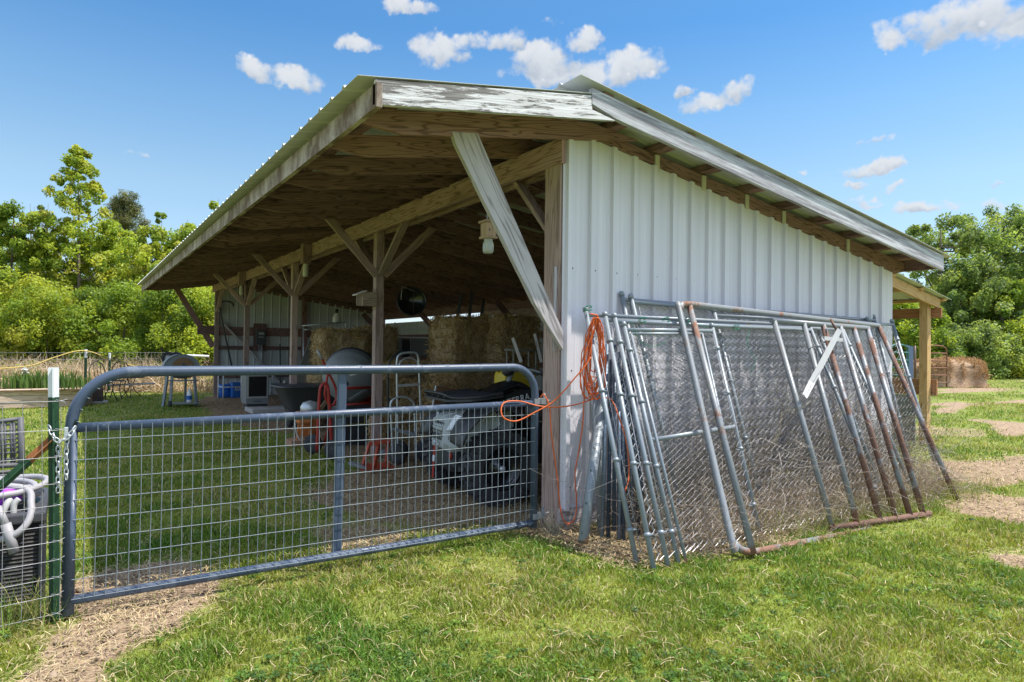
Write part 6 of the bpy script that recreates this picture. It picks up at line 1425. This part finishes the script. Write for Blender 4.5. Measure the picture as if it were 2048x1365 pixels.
# dry stems: brush at the back, weeds under the panels
def stems(name, X, Y, h, w_, colr, seed, label, cat, lean=.8, z0=0.0, seg=5, curl=.25):
    rg = np.random.default_rng(seed); n = len(X); a = rg.uniform(0, 6.28, n); ln = rg.uniform(.1, 1, n)*lean; P = [np.stack([X, Y, np.full(n, z0)], 1)]; hh = h*rg.uniform(.5, 1.15, n)
    dirv_ = np.stack([np.cos(a)*ln, np.sin(a)*ln, np.ones(n)], 1); dirv_ /= np.linalg.norm(dirv_, axis=1)[:, None]
    for i in range(seg): dirv_ = dirv_+rg.normal(0, curl, (n, 3)); dirv_ /= np.linalg.norm(dirv_, axis=1)[:, None]; dirv_[:, 2] = np.maximum(dirv_[:, 2], -.35); P.append(P[-1]+dirv_*(hh/seg)[:, None])
    sd_ = rg.normal(0, 1, (n, 3)); sd_ /= np.linalg.norm(sd_, axis=1)[:, None]; V = []
    for i, p in enumerate(P): ww = w_*(1-.7*i/seg); V += [p-sd_*ww, p+sd_*ww]
    V = np.stack(V, 1).reshape(-1, 3); m_ = 2*(seg+1); b = np.arange(n)[:, None]*m_
    F = np.concatenate([b+np.array([[2*i, 2*i+1, 2*i+3, 2*i+2]]) for i in range(seg)]); c = np.array(colr)[rg.integers(0, len(colr), n)]*rg.uniform(.6, 1.3, (n, 1))
    V[:, 2] = np.maximum(V[:, 2], .0)
    return tag(np_mesh(name, V, F, np.repeat(c, m_, 0), 'straw_mat'), label, cat, kind='stuff')
DRY = [(.60, .46, .30), (.50, .37, .24), (.70, .57, .41), (.38, .27, .18)]
rg = np.random.default_rng(8); n = 14000; xs = rg.uniform(-80, 440, n); ds = rg.uniform(18.6, 20.6, n); pp = np.array([at(x, d)[:] for x, d in zip(xs, ds)])
dens = vnoise(pp[:, 0], pp[:, 1], .8); kp = dens+rg.random(n)*.35 > .50; pp = pp[kp]
stems('dry_brush', pp[:, 0], pp[:, 1], 1.1, .009, DRY, 9, 'tangle of tan dead grass and brush along the back fence', 'brush', .95, seg=8, curl=.42)
def panel_v(u, t_): return -.15 - t_*.9
n = 9000; u_ = rg.uniform(.35, 4.15, n); v_ = -rg.uniform(.18, 1.05, n); stems('dry_weeds', u_, v_, .50, .0026, [(.40, .31, .23), (.50, .40, .29), (.26, .20, .16), (.55, .47, .38)], 10, 'grayish dead vines and weeds tangled through the chain link', 'weeds', .55, seg=7, curl=.45)
n = 3000; u_ = rg.uniform(.6, 4.1, n); v_ = -rg.uniform(.12, .5, n); stems('dead_vines', u_, v_, 1.5, .0028, [(.28, .23, .20), (.20, .17, .15), (.40, .36, .32)], 12, 'tall gray dead vines climbing between the panels and the wall', 'vines', .3, seg=10, curl=.4)
n = 1000; u_ = rg.uniform(.9, 4.7, n); v_ = -1.0-.12*rg.normal(0, 1, n)-(u_-1)*.04; stems('tall_grass', u_, v_, .20, .0024, [(.22, .30, .05), (.32, .36, .08), (.42, .38, .16)], 13, 'uncut green grass growing up through the foot of the leaning gates', 'grass', .6, seg=4, curl=.2)
n = 260; u_ = rg.uniform(-3.6, -3.15, n); v_ = rg.normal(-.02, .10, n); stems('fence_grass', u_, v_, .22, .0028, [(.16, .24, .04), (.40, .36, .14)], 14, 'uncut grass around the foot of the near T-post and fence', 'grass', .8, seg=5, curl=.2)
n = 110; stems('straw_tuft', rg.normal(-.17, .035, n), rg.normal(-.13, .03, n), .26, .002, [(.45, .40, .30), (.30, .27, .20)], 15, 'dry straw tuft hanging at the gate hinge by the corner post', 'straw', .5, seg=5, curl=.3)

# ---------------------------------------------------------------- lawn blades and scattered straw
def in_view(x, y, m=60, ymax=1480):
    d = np.stack([x-CAM.x, y-CAM.y, np.full(x.shape, -CAM.z)], 1); z = d@np.array(F2[:]); X = 1024+F_PX*(d@np.array(R3[:]))/np.maximum(z, .05); Y = 682.5-F_PX*(d@np.array(U3[:]))/np.maximum(z, .05)
    return (z > .3) & (X > -m*4) & (X < 2048+m*4) & (Y < ymax), z
def polar(n, d0, d1, rg, pw=1.0):
    """random ground points between two depths, denser near"""
    z = d0*(d1/d0)**rg.random(n)
    lat = rg.uniform(-1.12, 1.12, n)*z; x = CAM.x+_F.x*z+_R.x*lat; y = CAM.y+_F.y*z+_R.y*lat; return x, y, z
def lawn(name, n, d0, d1, h, w_, seed, label):
    rg = np.random.default_rng(seed); x, y, z = polar(n, d0, d1, rg); D, B = masks(x, y)
    patch = fbm(x, y, 1.1); pr = (1-np.clip(D*1.5, 0, 1)*.97)*(1-np.clip(B*1.35, 0, 1)*.96); tuft = fbm(x+50, y, 3.5)
    under = (x > .2) & (x < 4.9) & (y > .2) & (y < 15.2)
    kp = (rg.random(n) < pr*np.where(tuft > .42, 1, .65)) & ~under; x, y, z, patch, tuft = x[kp], y[kp], z[kp], patch[kp], tuft[kp]; n = len(x)
    sc = np.clip((z/max(d0, 2.3))**.55, 1, 3.0)
    hh = h*rg.uniform(.5, 1.4, n)*(.55+1.1*np.clip((tuft-.25)*1.6, 0, 1))*np.clip(sc, 1, 1.35); a = rg.uniform(0, 6.28, n); ln = rg.uniform(.2, 1.15, n)*hh; fa = rg.uniform(0, math.pi, n); ww = w_*rg.uniform(.6, 1.3, n)*sc
    wx, wy = np.cos(fa)*ww, np.sin(fa)*ww; z0 = np.full(n, -.012)
    p0 = np.stack([x, y, z0], 1); p1 = p0+np.stack([np.cos(a)*ln*.35, np.sin(a)*ln*.35, hh*.6], 1); p2 = p0+np.stack([np.cos(a)*ln, np.sin(a)*ln, hh*.92], 1); wv = np.stack([wx, wy, wx*0], 1)
    V = np.stack([p0-wv, p0+wv, p1+wv*.85, p1-wv*.85, p2], 1).reshape(-1, 3)
    b = np.arange(n)[:, None]*5; F = np.concatenate([b+np.array([[0, 1, 2, 3]]), b+np.array([[3, 2, 4, 4]])])
    F3 = np.concatenate([b+np.array([[0, 1, 2]]), b+np.array([[0, 2, 3]]), b+np.array([[3, 2, 4]])])
    dry = rg.random(n) < .12+.30*np.clip((patch-.5)*4, 0, 1); tm = np.clip((tuft-.38)*4+rg.normal(0, .25, n), 0, 1)[:, None]; g = (np.array([[.265, .30, .045]])*(1-tm)+np.array([[.155, .24, .03]])*tm)*(1+rg.normal(0, .22, (n, 1))); g += np.clip(patch-.5, -.3, .3)[:, None]*np.array([.22, .12, .02]); y_ = np.array([.42, .36, .17])*(1+rg.normal(0, .2, (n, 1)))
    c = np.where(dry[:, None], y_, g); o = np_mesh(name, V, F3, np.repeat(np.clip(c, .01, 1), 5, 0), 'blade'); return tag(o, label, 'grass', kind='stuff')
lawn('near_grass', 450000, 1.7, 8.5, .026, .0023, 21, 'short sunlit lawn grass in front of and inside the gate')
lawn('far_grass', 280000, 8.0, 45, .036, .0050, 22, 'lawn grass reaching to the trees and the hay bale')
def straw(name, n, d0, d1, L, w_, seed, label):
    rg = np.random.default_rng(seed); x, y, z = polar(n, d0, d1, rg); D, B = masks(x, y); kp = rg.random(n) < np.clip(D*.30+B*1.0+.015, 0, 1); x, y, z = x[kp], y[kp], z[kp]; n = len(x)
    a = rg.uniform(0, 6.28, n); LL = L*rg.uniform(.4, 1.3, n)*np.clip((z/d0)**.35, 1, 2); t_ = rg.normal(0, .13, n); dr = np.stack([np.cos(a), np.sin(a), t_], 1); ww = w_*np.clip((z/d0)**.6, 1, 3.5); sd_ = np.stack([-np.sin(a)*ww, np.cos(a)*ww, 0*a], 1)
    p = np.stack([x, y, .008+np.abs(t_)*LL*.5+rg.random(n)*.012], 1); md = p+np.stack([rg.normal(0, .004, n), rg.normal(0, .004, n), .004+rg.random(n)*.006], 1)
    V = np.stack([p-dr*LL[:, None]/2-sd_, p-dr*LL[:, None]/2+sd_, md+sd_, md-sd_, p+dr*LL[:, None]/2+sd_, p+dr*LL[:, None]/2-sd_], 1).reshape(-1, 3); V[:, 2] = np.maximum(V[:, 2], -.005)
    b = np.arange(n)[:, None]*6; F = np.concatenate([b+np.array([[0, 1, 2, 3]]), b+np.array([[3, 2, 4, 5]])]); c = np.array([[.46, .36, .20], [.56, .45, .28], [.36, .27, .15]])[rg.integers(0, 3, n)]*rg.uniform(.7, 1.2, (n, 1))
    return tag(np_mesh(name, V, F, np.repeat(c, 6, 0), 'straw_mat'), label, 'straw', kind='stuff')
straw('loose_straw', 230000, 2.0, 9, .055, .0012, 31, 'loose straw scattered over the bare ground near the gate and quad bike')
straw('field_straw', 60000, 8.5, 40, .10, .003, 32, 'loose straw on the far bare patches')

# broad-leaved weeds and clover in the lawn, small clods on the bare ground
rg = np.random.default_rng(51); x, y, z = polar(5200, 2.3, 14, rg); D, B = masks(x, y); kp = (D < .3) & (B < .3) & (fbm(x, y, 1.7) > .47); x, y = x[kp], y[kp]
V, F, cc = leaf_cloud(rg, np.stack([x, y, np.full(len(x), .016)], 1), rg.uniform(.02, .06, len(x)), 22, .0095, [(.13, .24, .04), (.18, .29, .05), (.10, .19, .05)], .2, .28, 1.6)
tag(np_mesh('clover', V, F, cc, 'leaf'), 'low clover and broad leaved weeds dotted through the lawn', 'clover', kind='stuff')
x, y, z = polar(16000, 2.4, 12, rg); D, B = masks(x, y); kp = (D+B*.6 > .55) & ~((x > .3) & (x < 4.9) & (y > 2.5)); x, y, z = x[kp], y[kp], z[kp]; n = len(x); r = rg.gamma(2., .0028, n)+.002
o8 = np.array([[1, 0, 0], [0, 1, 0], [-1, 0, 0], [0, -1, 0], [0, 0, .7], [0, 0, -.7]]); V = (np.stack([x, y, r*.2-.004], 1)[:, None]+o8[None]*r[:, None, None]*rg.uniform(.6, 1.3, (n, 6, 1))).reshape(-1, 3); b = np.arange(n)[:, None]*6
F = np.concatenate([b+np.array([q]) for q in ((0, 1, 4), (1, 2, 4), (2, 3, 4), (3, 0, 4), (1, 0, 5), (2, 1, 5), (3, 2, 5), (0, 3, 5))]); tag(np_mesh('soil_clods', V, F, np.repeat(np.array([[.36, .27, .19]])*rg.uniform(.5, 1.3, (n, 1)), 6, 0), 'straw_mat'), 'small soil clods and pebbles on the bare ground', 'pebbles', kind='stuff')

rg = np.random.default_rng(91); C = []
for x in rg.uniform(-80, 430, 70): p = at(x, rg.uniform(18.8, 20.8)); C.append((p.x, p.y, rg.uniform(.1, .75)))
V, F, cc = leaf_cloud(rg, np.array(C), rg.uniform(.12, .36, len(C)), 60, .035, YG+MG, .2); tag(np_mesh('brush_sprigs', V, F, cc, 'leaf'), 'fresh green sprigs growing through the tan brush', 'undergrowth', kind='stuff')
